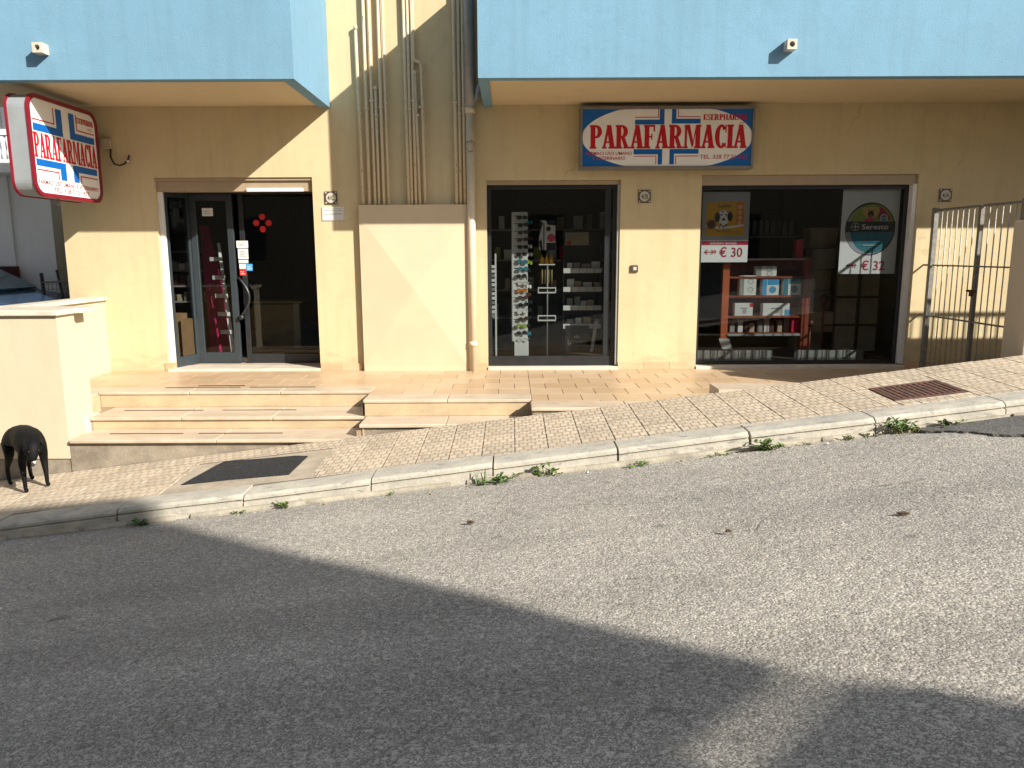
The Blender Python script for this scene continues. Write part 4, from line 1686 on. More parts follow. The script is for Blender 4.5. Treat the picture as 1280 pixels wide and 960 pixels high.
# grit and leaf bits lying on the road
random.seed(33)
gr = MB()
for i in range(520):
    if i < 300:
        x, y = random.uniform(-4.5, 5), -3.80 - abs(random.gauss(0, .10))
    else:
        x, y = random.uniform(-4.5, 5), random.uniform(-7.6, -3.9)
    s_ = random.uniform(.003, .009)
    z = z_road(x, y) + .002
    v = [(x + s_ * random.uniform(.6, 1.2) * math.cos(q * 1.57 + i), y + s_ * random.uniform(.6, 1.2) * math.sin(q * 1.57 + i), z - .003) for q in range(4)]
    gr.add(v + [(x, y, z + s_ * .8)], [(0, 1, 4), (1, 2, 4), (2, 3, 4), (3, 0, 4)])
tag(gr.build('grit', M['pebble']), 'pale grit and small stones scattered over the asphalt', kind='stuff')
for (x, y, s_, lab) in ((2.05, -5.45, .036, 'dry brown leaf lying alone on the sunny asphalt at right'), (-.26, -4.72, .026, 'dark dry leaf on the road below the middle of the kerb'), (1.15, -5.40, .020, 'small dark leaf scrap left of the lone brown leaf'), (2.85, -5.40, .022, 'small leaf scrap far right on the sunny road')):
    z = z_road(x, y) + .012
    random.seed(int(x * 100))
    l_ = MB()
    pts = [(math.cos(t_ * 6.283 / 9) * s_ * random.uniform(.6, 1.1), math.sin(t_ * 6.283 / 9) * s_ * .5 * random.uniform(.6, 1.1), random.uniform(0, .008)) for t_ in range(9)]
    l_.add(pts + [(0, 0, .012)], [(i, (i + 1) % 9, 9) for i in range(9)])
    l_.prism([(a_, b_, c_ - .004) for a_, b_, c_ in pts], (0, 0, -.004))
    tag(l_.build('fallen_leaf', M['leaf_dry'], None, (x, y, z)), lab, 'leaf', 'fallen leaves on the road')
cg = MB().tube([(-2.98, -5.30, z_road(-2.98, -5.3) + .014), (-2.87, -5.26, z_road(-2.87, -5.26) + .014)], .006, 6).build('paper_scrap', M['paper'], None, fix=False)
tag(cg, 'thin white paper scrap lying on the shaded asphalt', 'litter')

# ------------------------------------------------------------------ things in the middle window
def poster(name, lab, x0, x1, z0, z1, y, group=None, m='paper'):
    r = thing(name, lab, 'poster', ((x0 + x1) / 2, y, z0), group=group)
    box_obj('sheet', M[m], r, x0, x1, y, y + .003, z0, z1)
    return r, Art((x0, y - .0004, z0), (1, 0, 0), (0, 0, 1), .0008), x1 - x0, z1 - z0


ey = thing('eyewear_stand', 'tall white eyewear display column in the middle window', 'display stand', (.1, .34, .036))
bevel(box_obj('column', M['card_white'], ey, .005, .20, .30, .42, .31, 1.90), .006)
box_obj('side_panel', M['grey_card'], ey, .0, .004, .30, .42, .32, 1.89)
bevel(box_obj('pedestal', M['card_white'], ey, .03, .21, .28, .44, .09, .309), .006)
bevel(box_obj('foot', M['card_white'], ey, -.06, .29, .24, .50, .05, .089), .006)
for i in range(17):
    MB().tube([(.03, .298, 1.85 - i * .09), (.17, .285, 1.85 - i * .09)], .004, 5).build('peg', M['black_frame'], ey, fix=False)
adopt(ey)


def glasses_mesh(m):
    b = MB()
    b.k = 0
    for sx_ in (-1, 1):
        b.tube([(sx_ * .036 + .03 * math.cos(q * math.pi / 4), 0, .022 * math.sin(q * math.pi / 4)) for q in range(9)], .004, 5)
        b.quad((sx_ * .036 - .024, 0, -.016), (sx_ * .036 + .024, 0, -.016), (sx_ * .036 + .024, 0, .017), (sx_ * .036 - .024, 0, .017))
        b.tube([(sx_ * .066, 0, .008), (sx_ * .068, .11, .0)], .003, 5)
    b.tube([(-.01, 0, .006), (.01, 0, .006)], .003, 5)
    return b.mesh('sunglasses', M[m])


gm_ = {m: glasses_mesh(m) for m in ('black', 'brown', 'teal', 'orange', 'white_metal', 'green')}
random.seed(9)
seq = ['black', 'black', 'brown', 'brown', 'black', 'black', 'teal', 'teal', 'black', 'white_metal', 'orange', 'brown', 'black', 'white_metal', 'brown', 'green', 'black', 'white_metal']
used_lab = {'black': 'black sunglasses hung on the white eyewear column', 'brown': 'brown sunglasses hung on the white eyewear column', 'teal': 'teal sunglasses in the upper half of the eyewear column', 'orange': 'orange sunglasses halfway down the eyewear column', 'white_metal': 'white-framed glasses hung low on the eyewear column', 'green': 'green sunglasses near the foot of the eyewear column'}
for i, m_ in enumerate(seq):
    o_ = link('sunglasses', gm_[m_], None, (.13 + random.uniform(-.012, .02), .268, 1.83 - i * .088))
    o_.rotation_euler = (0, random.uniform(-.12, .12), random.uniform(-.25, .25))
    tag(o_, used_lab[m_].split(' ')[0] + ' glasses, %s pair from the top of the white eyewear column' % ORD[i], 'glasses', 'glasses on the eyewear column')

for i in range(15):
    m_ = random.choice(['black', 'brown', 'white_metal', 'teal', 'black', 'orange', 'green'])
    o_ = link('sunglasses', gm_[m_], None, (.222 + random.uniform(-.006, .008), .345, 1.78 - i * .098))
    o_.rotation_euler = (0, random.uniform(-.2, .2), 1.15 + random.uniform(-.25, .25))
    tag(o_, used_lab[m_].split(' ')[0] + ' glasses on the right edge of the eyewear column, %s from the top' % ORD[i], 'glasses', 'glasses on the eyewear column')

rk = thing('display_rack', 'narrow white peg rack at the left edge of the middle window', 'display stand', (-.22, .25, .04))
box_obj('rail', M['card_white'], rk, -.205, -.185, .22, .26, .05, 1.40)
box_obj('rail', M['card_white'], rk, -.255, -.245, .22, .26, .05, 1.20)
for i in range(12):
    box_obj('sleeve', M['card_white' if i % 3 else 'grey_card'], rk, -.243, -.206, .215, .24, .62 + i * .055, .655 + i * .055)
box_obj('base', M['card_white'], rk, -.28, -.17, .18, .34, .04, .06)
adopt(rk)

ac = thing('advert_card', 'black and white advertising card with a pink disc in the middle window', 'sign', (.45, .42, 1.42))
box_obj('board', M['card_white'], ac, .345, .545, .41, .42, 1.44, 1.80)
A = Art((.345, .4095, 1.44), (1, 0, 0), (0, 0, 1), .001)
A.poly('black', [(0, .16), (.05, .34), (.01, .36), (0, .36)], 1)
A.rect('black', .052, .066, .0, .33, 1)
A.poly('black', [(.085, .36), (.2, .36), (.2, .30), (.10, .31)], 1)
A.disc('brown', .115, .26, .03, layer=1)
A.disc('pink', .15, .15, .05, layer=2)
A.rect('black', .09, .2, 0, .09, 1)
A.poly('black', [(.0, .10), (.03, .14), (.045, .0), (.02, 0)], 1)
A.build(ac, {m: 'print' for m in ('black', 'brown', 'pink')})
pole = MB().tube([(.45, .44, .10), (.45, .44, 1.44)], .011, 8).build('pole', M['grey_pipe'], ac, fix=False)
box_obj('foot', M['grey_pipe'], ac, .33, .57, .38, .52, .05, .09)
adopt(ac)
for i, x in enumerate((.38, .44, .50)):
    b_ = MB().tube([(x, .44, 1.28), (x, .44, 1.345), (x, .44, 1.36), (x, .44, 1.385)], [.024, .024, .009, .009], 10).build('bottle', M['yellow'], None, fix=False)
    tag(b_, '%s golden bottle on the little shelf below the advert card' % ['left', 'middle', 'right'][i], 'bottle', 'golden bottles under the advert card')
for i, (z, x0, x1) in enumerate(((1.255, .345, .545), (.905, .33, .56), (.555, .33, .56))):
    b_ = MB()
    b_.box(x0, x1, .42, .50, z, z + .015)
    if i:
        for (p, q, r_, s_) in ((x0, x1, z + .06, z + .075), (x0, x0 + .012, z + .015, z + .06), (x1 - .012, x1, z + .015, z + .06)):
            b_.box(p, q, .415, .425, r_, s_)
    tag(b_.build('small_shelf', M['card_white']), ['little white shelf carrying golden bottles in the middle window', 'small white wire tray halfway down the advert card pole', 'lowest white wire tray on the advert card pole'][i], 'shelf', 'trays on the advert card pole')
for i in range(4):
    b_ = MB().tube([(.385 + i * .04, .455, 1.02), (.385 + i * .04, .455, 1.2)], .011, 6).build('perfume_tube', M['olive_wood'], None, fix=False)
    tag(b_, 'slim amber tube, %s from the left over the window tray' % ORD[i], 'bottle', 'amber tubes')

sd = thing('shelf_display', 'black four tier counter display with white price strips in the middle window', 'display stand', (.9, .5, .5))
box_obj('back_panel', M['black_frame'], sd, .66, 1.12, .60, .62, .16, 1.66)
box_obj('side_panel', M['black_frame'], sd, .65, .66, .42, .62, .16, 1.50)
box_obj('side_panel', M['black_frame'], sd, 1.12, 1.13, .42, .62, .16, 1.50)
for i in range(4):
    z = 1.18 - i * .232
    box_obj('shelf', M['black_frame'], sd, .66, 1.12, .42, .60, z - .012, z)
    st_ = box_obj('price_strip', M['card_white'], sd, .65, 1.13, .405, .415, z - .025, z + .035)
    for q in range(4):
        box_obj('gap', M['black'], st_, .75 + q * .095, .754 + q * .095, .402, .4055, z - .025, z + .035)
adopt(sd)
random.seed(14)
blab = ['white', 'second', 'third', 'lowest']
for i in range(4):
    z = 1.18 - i * .232
    x = .70
    k = -1
    while x < 1.06:
        k += 1
        w_ = random.uniform(.06, .11)
        h_ = random.uniform(.10, .15)
        tall = random.random() < .5
        b_ = MB().box(x, x + w_, .45, .52, z + .002, z + h_ * (1 if tall else .75)).build('product_box', M[random.choice(['card_white', 'card_white', 'grey_card', 'beige_card', 'card_white'])])
        tag(b_, '%s small box from the left on the %s tier of the black shelf display' % (ORD[k], ['top', 'second', 'third', 'bottom'][i]), 'box', 'boxes on the black shelf display, %s tier' % ['top', 'second', 'third', 'bottom'][i])
        x += w_ + random.uniform(.008, .05)
r_, A, W_, H_ = poster('showcard', 'beige show card standing above the black shelf display', .68, .98, 1.50, 1.66, .58, m='beige_card')
A.rect('grey_card', .02, .28, .12, .13)
A.rect('grey_card', .02, .22, .09, .10)
A.disc('red', .05, .03, .03, layer=1)
A.build(r_)
adopt(r_)
stp = thing('leaning_strip', 'white strip leaning in the right corner of the middle window', 'strip', (1.0, .35, .16))
q = [(.985, .30), (1.025, .30), (1.025, .31), (.985, .31)]
MB().hexa([(x, y, .17) for x, y in q], [(x + .055, y + .02, .56) for x, y in q]).build('board', M['card_white'], stp)
A = Art((.985, .2985, .17), (.14, 0, 1), (0, 0, 1))
adopt(stp)
bd = thing('brand_stand', 'low black stand with a small pale crown and script in the middle window', 'sign', (.86, .4, .16))
box_obj('board', M['black_frame'], bd, .68, .98, .40, .41, .16, .50)
A = Art((.68, .3985, .16), (1, 0, 0), (0, 0, 1), .001)
A.poly('grey_paper', [(.11, .18), (.17, .18), (.18, .215), (.155, .195), (.14, .23), (.125, .195), (.10, .215)], 1)
A.build(bd, {'grey_paper': 'emblem'})
text('LaVindina', A, .03, .27, .10, .06, 'grey_card', bd, 1, .01)
adopt(bd)
# back shelves with stock (dim)
bk = thing('wall_shelving', 'dim stock shelves along the back of the middle shop', 'shelving', (.6, 1.3, 0))
for z in (.55, .92, 1.32, 1.72):
    box_obj('shelf', M['grey_card'], bk, -1.6, 1.55, 1.1, 1.4, z - .02, z)
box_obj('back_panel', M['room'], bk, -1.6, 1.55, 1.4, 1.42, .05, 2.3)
adopt(bk)
random.seed(17)
for lv, z in (('lowest', .55), ('second lowest', .92), ('second highest', 1.32), ('top', 1.72)):
    x = -.62
    k = -1
    while x < 1.45:
        k += 1
        w_ = random.uniform(.06, .13)
        m_ = random.choice(['grey_card', 'grey_card', 'beige_card', 'card_white', 'room', 'red', 'green'] if z > 1 else ['grey_card', 'beige_card', 'room'])
        b_ = MB().box(x, x + w_, 1.13, 1.25, z + .001, z + random.uniform(.12, .26)).build('stock_box', M[m_])
        tag(b_, '%s stock box, %s from the left on the %s back shelf' % (COLN[m_], ORD[k], lv), 'box', 'stock boxes on the back shelves')
        x += w_ + random.uniform(.02, .14)

# ------------------------------------------------------------------ things in the large window
r_, A, W_, H_ = poster('poster', 'yellow dog treat poster reading 30 euro hung inside the large window', 2.290, 2.870, 1.285, 2.118, .165)
A.rect('grey_paper', 0, W_, .265, H_, 1)
A.rect('red_print', 0, W_, .205, .25, 1)
A.poly('yellow', [(.055, .31), (.53, .325), (.515, .72), (.06, .715)], 2)
A.poly('orange', [(.42, .42), (.522, .42), (.512, .715), (.42, .713)], 3)
for q in range(4):
    A.ring('paper', .465, .655 - q * .063, .013, .019, 4, 12)
# spotted dog head, simplified
A.disc('paper', .27, .535, .072, .085, layer=4)
A.disc('black', .195, .535, .032, .058, layer=5)
A.disc('black', .345, .545, .032, .058, layer=5)
A.disc('paper', .27, .485, .05, .045, layer=6)
A.disc('black', .27, .51, .022, .016, layer=7)
A.disc('black', .243, .565, .011, layer=7, n=10)
A.disc('black', .297, .565, .011, layer=7, n=10)
for (dx, dy, rr) in ((.24, .45, .012), (.30, .44, .014), (.27, .42, .012), (.255, .60, .010), (.31, .60, .008), (.225, .42, .010)):
    A.disc('black', dx, dy, rr, layer=7, n=9)
A.poly('paper', [(.06, .425), (.2, .40), (.35, .405), (.52, .435), (.52, .45), (.34, .43), (.2, .425), (.06, .445)], 4)
A.disc('brown', .125, .45, .058, layer=6)
A.ring('orange', .125, .45, .044, .048, 7, 20)
A.build(r_)
text('Scalibor', A, .20, .36, .65, .042, 'brown', r_, 5, .01)
text('FORMATO GRANDE', A, .12, .44, .213, .028, 'paper', r_, 3, .004)
text('€ 39', A, .055, .195, .095, .055, 'red_print', r_, 3, .008)
text('€ 30', A, .235, .515, .065, .115, 'red_print', r_, 3, .012)
A2 = Art(A.o, A.u, A.v, .0008)
A2.rect('red_print', .05, .2, .117, .126, 4)
A2.build(r_)
text('6 PZ.', A, .40, .48, .345, .025, 'brown', r_, 5)
text('Masticabili per cani', A, .19, .36, .365, .022, 'brown', r_, 5)
adopt(r_)

r_, A, W_, H_ = poster('poster', 'round tin collar poster reading 32 euro hung inside the large window', 3.985, 4.675, 1.138, 2.140, .165)
cx, cz = .352, .535
A.disc('black', cx, cz, .302, .315, layer=1, n=48)
A.disc('grey_paper', cx - .012, cz - .01, .283, .296, layer=2, n=48)
A.disc('teal', cx + .022, cz, .262, .285, layer=3, n=48)
A.disc('green', cx + .01, cz + .005, .275, .29, layer=4, n=30, a0=14, a1=166)
A.poly('red_print', [(cx + .06, cz + .28), (cx + .16, cz + .235), (cx + .25, cz + .11), (cx + .09, cz + .12)], 5)
A.disc('sand', cx - .005, cz + .195, .075, .072, layer=6)
A.disc('sand', cx - .08, cz + .215, .028, .05, layer=6)
A.disc('sand', cx + .07, cz + .215, .028, .05, layer=6)
A.disc('black', cx - .005, cz + .175, .036, .045, layer=7)
A.disc('pink', cx - .003, cz + .145, .020, .026, layer=8)
A.disc('black', cx - .035, cz + .225, .008, layer=8, n=8)
A.disc('black', cx + .025, cz + .225, .008, layer=8, n=8)
A.disc('pink', cx - .02, cz + .098, .06, .03, layer=6)
A.disc('paper', cx + .155, cz + .13, .047, layer=9)
A.disc('teal', cx + .155, cz + .13, .038, layer=10)
A.rect('black', cx - .30, cx + .297, cz - .035, cz + .09, 11)
A.ring('paper', cx - .185, cz + .028, .043, .048, 12, 24)
A.rect('paper', cx - .189, cx - .181, cz - .008, cz + .064, 12)
A.rect('paper', cx - .221, cx - .149, cz + .024, cz + .032, 12)
for q, (x0, x1) in enumerate(((-.2, .2), (-.19, .16), (-.17, .18))):
    A.rect('blue_print', cx + x0, cx + x1, cz - .085 - q * .035, cz - .078 - q * .035, 12)
A.rect('grey_paper', cx - .08, cx + .09, cz - .20, cz - .185, 12)
A.build(r_)
text('Seresto', A, cx - .105, cx + .215, cz - .002, .062, 'paper', r_, 13, .012)
text('1-8', A, cx + .128, cx + .182, cz + .118, .026, 'paper', r_, 13, .006)
text('€ 42', A, .10, .21, .075, .05, 'red_print', r_, 3, .006)
text('€ 32', A, .275, .56, .045, .115, 'red_print', r_, 3, .012)
A2 = Art(A.o, A.u, A.v, .0008)
A2.rect('black', .09, .22, .098, .106, 4)
A2.build(r_)
adopt(r_)

rs = thing('display_shelf', 'red brown wooden shelf unit with an orange post in the large window', 'shelving', (3.2, .6, .04))
box_obj('post', M['orange_wood'], rs, 2.68, 2.765, .52, .60, .22, 1.32)
box_obj('back_panel', M['red_wood'], rs, 2.766, 3.78, .80, .83, .36, 1.30)
box_obj('post', M['red_wood'], rs, 3.70, 3.79, .50, .60, .06, 1.34)
for z in (.38, .60, .86, 1.10, 1.32):
    box_obj('shelf', M['red_wood'], rs, 2.766, 3.70, .52, .79, z - .025, z)
box_obj('trim', M['silver'], rs, 2.766, 3.70, .505, .519, .345, .375)
box_obj('trim', M['silver'], rs, 2.766, 3.70, .505, .519, 1.305, 1.325)
adopt(rs)
for (x0, x1, z0, h_, m_, lab) in ((2.90, 3.11, .862, .25, 'grey_card', 'grey box with round prints, left on the middle red shelf'), (3.19, 3.40, .862, .20, 'blue_print', 'blue and white box in the middle of the red shelf'), (3.46, 3.68, .862, .22, 'teal', 'green box at the right of the red shelf'),
                              (2.85, 3.08, .602, .16, 'card_white', 'white box with a red corner on the lower red shelf'), (3.21, 3.55, .602, .155, 'card_white', 'long white box with a blue end on the lower red shelf'), (3.10, 3.36, 1.102, .125, 'grey_card', 'flat pale box at the top of the red shelf unit')):
    r_ = thing('product_box', lab, 'box', ((x0 + x1) / 2, .58, z0))
    bevel(box_obj('carton', M['card_white'], r_, x0, x1, .53, .64, z0, z0 + h_), .003)
    A = Art((x0, .5292, z0), (1, 0, 0), (0, 0, 1), .0008)
    w_ = x1 - x0
    A.rect(m_, .0, w_ * .26, 0, h_)
    if m_ == 'grey_card':
        A.ring('grey_paper', w_ * .65, h_ * .7, .025, .035)
        A.ring('grey_paper', w_ * .65, h_ * .28, .025, .035)
    elif m_ == 'card_white':
        A.rect('blue_print' if w_ > .3 else 'red', w_ * .82, w_, 0 if w_ > .3 else h_ * .7, h_ * (.5 if w_ > .3 else 1))
        A.rect('grey_card', w_ * .3, w_ * .7, h_ * .55, h_ * .65)
        A.disc('grey_paper', w_ * .55, h_ * .35, .03)
    else:
        A.rect(m_, w_ * .3, w_, h_ * .65, h_)
        A.disc(m_, w_ * .62, h_ * .35, .045)
    A.build(r_)
    adopt(r_)
cs = thing('panel_cabinet', 'beige panelled shelving with dark bars at the right side of the large window', 'cabinet', (4.35, .9, .04))
for i in range(2):
    for j in range(4):
        box_obj('panel', M['beige_card'], cs, 4.22 + i * .28, 4.22 + i * .28 + .255, .70, .74, .12 + j * .36, .12 + j * .36 + .33)
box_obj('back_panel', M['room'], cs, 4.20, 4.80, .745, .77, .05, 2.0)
for z in (.465, .825, 1.185):
    box_obj('bar', M['black_frame'], cs, 4.05, 4.80, .66, .69, z - .012, z + .008)
box_obj('upright', M['black_frame'], cs, 4.475, 4.505, .66, .698, .05, 1.6)
adopt(cs)
for j in range(6):
    z = .10 + j * .27
    b_ = MB()
    xo = 3.80 + j * .022
    b_.box(xo, xo + .36, .86, 1.1, z, z + .262)
    o_ = tag(b_.build('carton', M['beige_card' if j % 2 else 'grey_card']), '%s carton from the bottom of the leaning pale stack in the large window' % ORD[j], 'box', 'pale carton stack')
    o_.rotation_euler = (0, 0, random.uniform(-.03, .03))
for (x, z, r0, lab) in ((4.02, .80, .06, 'upper dark round pot in front of the pale cartons'), (3.86, .50, .05, 'lower dark round pot in front of the pale cartons')):
    b_ = MB().tube([(x, .62, z - r0), (x, .62, z - r0 * .6), (x, .62, z), (x, .62, z + r0 * .6), (x, .62, z + r0)], [r0 * .45, r0 * .9, r0, r0 * .8, r0 * .3], 12).build('pot', M['brown'], None, fix=False)
    tag(b_, lab, 'pot')
    st_ = MB().tube([(x, .62, .05), (x, .62, z - r0)], .012, 6).build('stand', M['red_wood'], b_, fix=False)
for (x0, x1, z0, z1, lab) in ((3.60, 3.69, 1.322, 1.56, 'tall red pack on top of the red shelf unit'), (3.58, 3.68, .862, 1.06, 'red pack at the right end of the middle red shelf'), (3.60, 3.70, .382, .56, 'red pack at the right end of the lowest red shelf')):
    b_ = MB().box(x0, x1, .56, .66, z0, z1).build('product_box', M['red_print'])
    tag(b_, lab, 'box')
for i in range(9):
    x = 2.83 + i * .085 + (.02 if i % 3 else 0)
    b_ = MB().box(x, x + .062, .64, .74, .382, .50 + .03 * (i % 3)).build('product_box', M[['grey_card', 'card_white', 'brown', 'beige_card'][i % 4]])
    tag(b_, '%s small box from the left on the lowest red shelf' % ORD[i], 'box', 'boxes on the lowest red shelf')
tm = thing('slat_plinth', 'row of pale upright slats along the foot of the large window', 'plinth', (3.4, .3, .04))
random.seed(6)
for i in range(24):
    x = 2.33 + i * .088
    if i in (11, 12, 13):
        continue
    box_obj('slat', M['grey_card'], tm, x, x + .076, .30, .315, .045, .185 + random.uniform(-.004, .004))
adopt(tm)
lf_ = thing('leaflet', 'folded silver leaflet standing at the foot of the orange post', 'leaflet', (2.72, .4, .2))
MB().hexa([(2.68, .42, .187), (2.80, .38, .187), (2.80, .385, .187), (2.68, .425, .187)], [(2.64, .45, .32), (2.76, .41, .32), (2.76, .415, .32), (2.64, .455, .32)]).build('sheet', M['card_white'], lf_)
adopt(lf_)
wb = thing('wall_shelf', 'long dim shelf with bottles high at the back of the large window', 'shelf', (3.6, 1.6, 1.5))
box_obj('board', M['grey_card'], wb, 2.9, 4.0, 1.5, 1.75, 1.60, 1.63)
adopt(wb)
for i in range(8):
    b_ = MB().tube([(3.3 + i * .085, 1.6, 1.631), (3.3 + i * .085, 1.6, 1.80), (3.3 + i * .085, 1.6, 1.84)], [.034, .034, .016], 8).build('bottle', M['grey_card'], None, fix=False)
    tag(b_, 'dim bottle, %s from the left on the high shelf in the large window' % ORD[i], 'bottle', 'bottles on the back shelf')

# ------------------------------------------------------------------ things at the entrance
def sticker(lab, x0, x1, z0, z1, m, y=.4635, lines=3, col='grey_card'):
    r = thing('sticker', lab, 'sticker', ((x0 + x1) / 2, y, z0), group='stickers on the entrance doors')
    box_obj('sheet', M[m], r, x0, x1, y - .002, y, z0, z1)
    A_ = Art((x0, y - .0022, z0), (1, 0, 0), (0, 0, 1), .0006)
    w_, h_ = x1 - x0, z1 - z0
    for i in range(lines):
        A_.rect(col, w_ * .15, w_ * (.85 - .2 * (i % 2)), h_ * (.25 + .6 * i / max(1, lines)), h_ * (.25 + .6 * i / max(1, lines)) + h_ * .08)
    A_.build(r)
    adopt(r)
    return r


sticker('white sticker with a black corner high on the grey door leaf', -3.84, -3.705, 1.875, 1.972, 'card_white', lines=2)
ys = .4835
sticker('upper white sticker on the dark door leaf', -3.445, -3.30, 1.485, 1.572, 'card_white', ys)
sticker('larger white sticker below the upper one on the dark door', -3.432, -3.305, 1.345, 1.475, 'card_white', ys, 4)
sticker('thin white strip sticker below the larger one on the dark door', -3.43, -3.31, 1.295, 1.335, 'card_white', ys, 1, 'black')
sticker('small white sticker above the red one on the dark door', -3.425, -3.345, 1.225, 1.285, 'card_white', ys, 1)
sticker('red sticker lowest on the dark door leaf', -3.425, -3.345, 1.14, 1.22, 'red', ys, 2, 'card_white')
sticker('light blue sticker beside the red one on the dark door', -3.34, -3.26, 1.20, 1.285, 'blue_print', ys, 2, 'card_white')
fl = thing('petal_sticker', 'red four petal cross sticker on the dark door glass', 'sticker', (-3.11, .503, 1.77))
A = Art((-3.11, .5035, 1.79), (1, 0, 0), (0, 0, 1), .0008)
for dx, dz in ((0, .075), (0, -.075), (.078, 0), (-.078, 0)):
    A.disc('red', dx, dz, .042, .042, layer=1, n=6)
A.build(fl, {'red': 'petals'})
adopt(fl)

mg = thing('banner_stand', 'magenta cardboard standee leaning behind the grey door leaf', 'standee', (-3.85, 1.0, .02))
MB().hexa([(-4.00, .85, .03), (-3.66, .85, .03), (-3.66, .88, .03), (-4.00, .88, .03)], [(-4.12, 1.05, 1.78), (-4.0, 1.05, 1.78), (-4.0, 1.08, 1.78), (-4.12, 1.08, 1.78)]).build('board', M['magenta'], mg)
adopt(mg)
ls_ = thing('leaflet_ladder', 'narrow white leaflet ladder beside the magenta standee', 'display stand', (-3.75, .75, .02))
MB().hexa([(-3.68, .72, .03), (-3.63, .72, .03), (-3.63, .74, .03), (-3.68, .74, .03)], [(-3.80, .78, 1.55), (-3.765, .78, 1.55), (-3.765, .80, 1.55), (-3.80, .80, 1.55)]).build('upright', M['card_white'], ls_)
for i in range(5):
    z = .38 + i * .235
    x = -3.665 - z * .079
    box_obj('rung', M['card_white'], ls_, x - .11, x + .05, .705, .72, z, z + .05)
adopt(ls_)
sh = thing('side_shelving', 'dim shelves with small stock inside the left side light', 'shelving', (-4.5, 1.2, .02))
for z in (.78, .99, 1.2, 1.45):
    box_obj('shelf', M['grey_card'], sh, -4.88, -4.05, 1.2, 1.5, z - .02, z)
adopt(sh)
random.seed(19)
for lv, z in (('lowest', .78), ('middle', .99), ('highest', 1.2)):
    k = -1
    x = -4.85
    while x < -4.15:
        w_ = random.uniform(.04, .09)
        k += 1
        b_ = MB().box(x, x + w_, 1.22, 1.34, z + .001, z + random.uniform(.08, .15)).build('stock_box', M[random.choice(['grey_card', 'card_white', 'beige_card', 'brown'])])
        tag(b_, 'small box, %s from the left on the %s shelf behind the side light' % (ORD[k], lv), 'box', 'stock boxes behind the side light')
        x += w_ + random.uniform(.01, .05)
for (x0, x1, y0, z1, lab) in ((-4.42, -4.12, .95, .55, 'tall brown cardboard box standing behind the angled side light'), (-4.66, -4.44, 1.0, .62, 'dark brown stacked boxes behind the side light')):
    b_ = MB().box(x0, x1, y0, y0 + .25, .019, z1).build('cardboard_box', M['carton'])
    tag(b_, lab, 'box')
ct = thing('counter', 'pale boarded counter end seen through the dark door', 'counter', (-3.1, 1.2, .02))
box_obj('front_board', M['olive_wood'], ct, -3.55, -3.0, 1.30, 1.33, .12, .72)
box_obj('upright', M['beige_card'], ct, -3.0, -2.92, 1.27, 1.36, .12, .74)
box_obj('top', M['olive_wood'], ct, -3.58, -2.88, 1.25, 1.7, .741, .77)
box_obj('base', M['carton'], ct, -3.6, -2.55, 1.2, 1.7, .02, .119)
adopt(ct)

# ------------------------------------------------------------------ background left of the shop
wh = thing('white_house', 'white rendered house with a balustrade beyond the low wall', 'building', (-8, 1.2, 0))
wm = MB()
wm.box(-13, -6.66, 1.15, 5, -1.5, 5.5)
wm.box(-6.66, -6.13, 1.18, 5, -1.5, 5.5)
wm.build('wall', M['white_house'], wh)
bl = box_obj('balcony', M['white_house'], wh, -13, -6.30, .75, 1.149, 2.44, 2.60)
box_obj('rail', M['white_house'], bl, -13, -6.30, .76, .84, 2.90, 2.97)
bme = MB().tube([(0, 0, 2.60), (0, 0, 2.67), (0, 0, 2.75), (0, 0, 2.84), (0, 0, 2.90)], [.02, .034, .022, .036, .02], 8).mesh('baluster', M['white_house'])
for i in range(16):
    link('baluster', bme, bl, (-6.36 - i * .07, .80, 0))
dr = box_obj('door', M['maroon'], wh, -7.6, -6.62, 1.10, 1.149, -.7, 1.26)
for i in range(6):
    box_obj('plank', M['maroon'], dr, -7.55 + i * .155, -7.41 + i * .155, 1.088, 1.099, -.6, 1.12)
box_obj('handle', M['white_metal'], dr, -6.80, -6.72, 1.07, 1.085, 1.02, 1.04)
adopt(wh)
sw_ = thing('stone_wall', 'old grey rubble stone wall between the white house and the shop', 'wall', (-5.9, 1.9, -.5))
random.seed(22)
sm = MB().box(-6.13, -5.33, 1.9, 2.2, -1.5, 1.85).build('wall_body', M['stone'], sw_)
z = -.2
while z < 1.8:
    x = -6.12
    hh = random.uniform(.10, .17)
    while x < -5.4:
        w_ = random.uniform(.12, .26)
        bevel(box_obj('stone', M['stone'], sm, x + .008, min(-5.34, x + w_ - .008), 1.87 + random.uniform(0, .02), 1.902, z + .007, z + hh - .007), .012)
        x += w_
    z += hh
MB().box(-6.12, -5.34, 1.9, 3, 1.851, 6).build('render_band', M['white_house'], sw_)
adopt(sw_)
mbx = thing('meter_box', 'small white meter box with a conduit on the stone wall', 'meter box', (-5.95, 1.85, 1.4))
box_obj('case', M['white_metal'], mbx, -6.03, -5.90, 1.80, 1.868, 1.33, 1.48)
MB().tube([(-5.95, 1.84, .3), (-5.955, 1.84, 1.33)], .022, 8).build('conduit', M['white_metal'], mbx, fix=False)
adopt(mbx)
ifn = thing('wire_fence', 'dark iron post and wire mesh fence behind the low wall', 'fence', (-5.8, .6, 0))
MB().tube([(-5.94, .6, -.8), (-6.0, .6, 1.18)], .022, 6).build('post', M['black_frame'], ifn, fix=False)
MB().tube([(-5.66, .6, .2), (-5.80, .6, 1.22)], .016, 6).build('post', M['black_frame'], ifn, fix=False)
ms = MB()
for i in range(9):
    ms.tube([(-6.0, .6, .55 + i * .06), (-5.36, .6, .57 + i * .06)], .003, 4)
for i in range(12):
    ms.tube([(-5.98 + i * .053, .6, .4), (-5.98 + i * .053, .6, 1.06)], .003, 4)
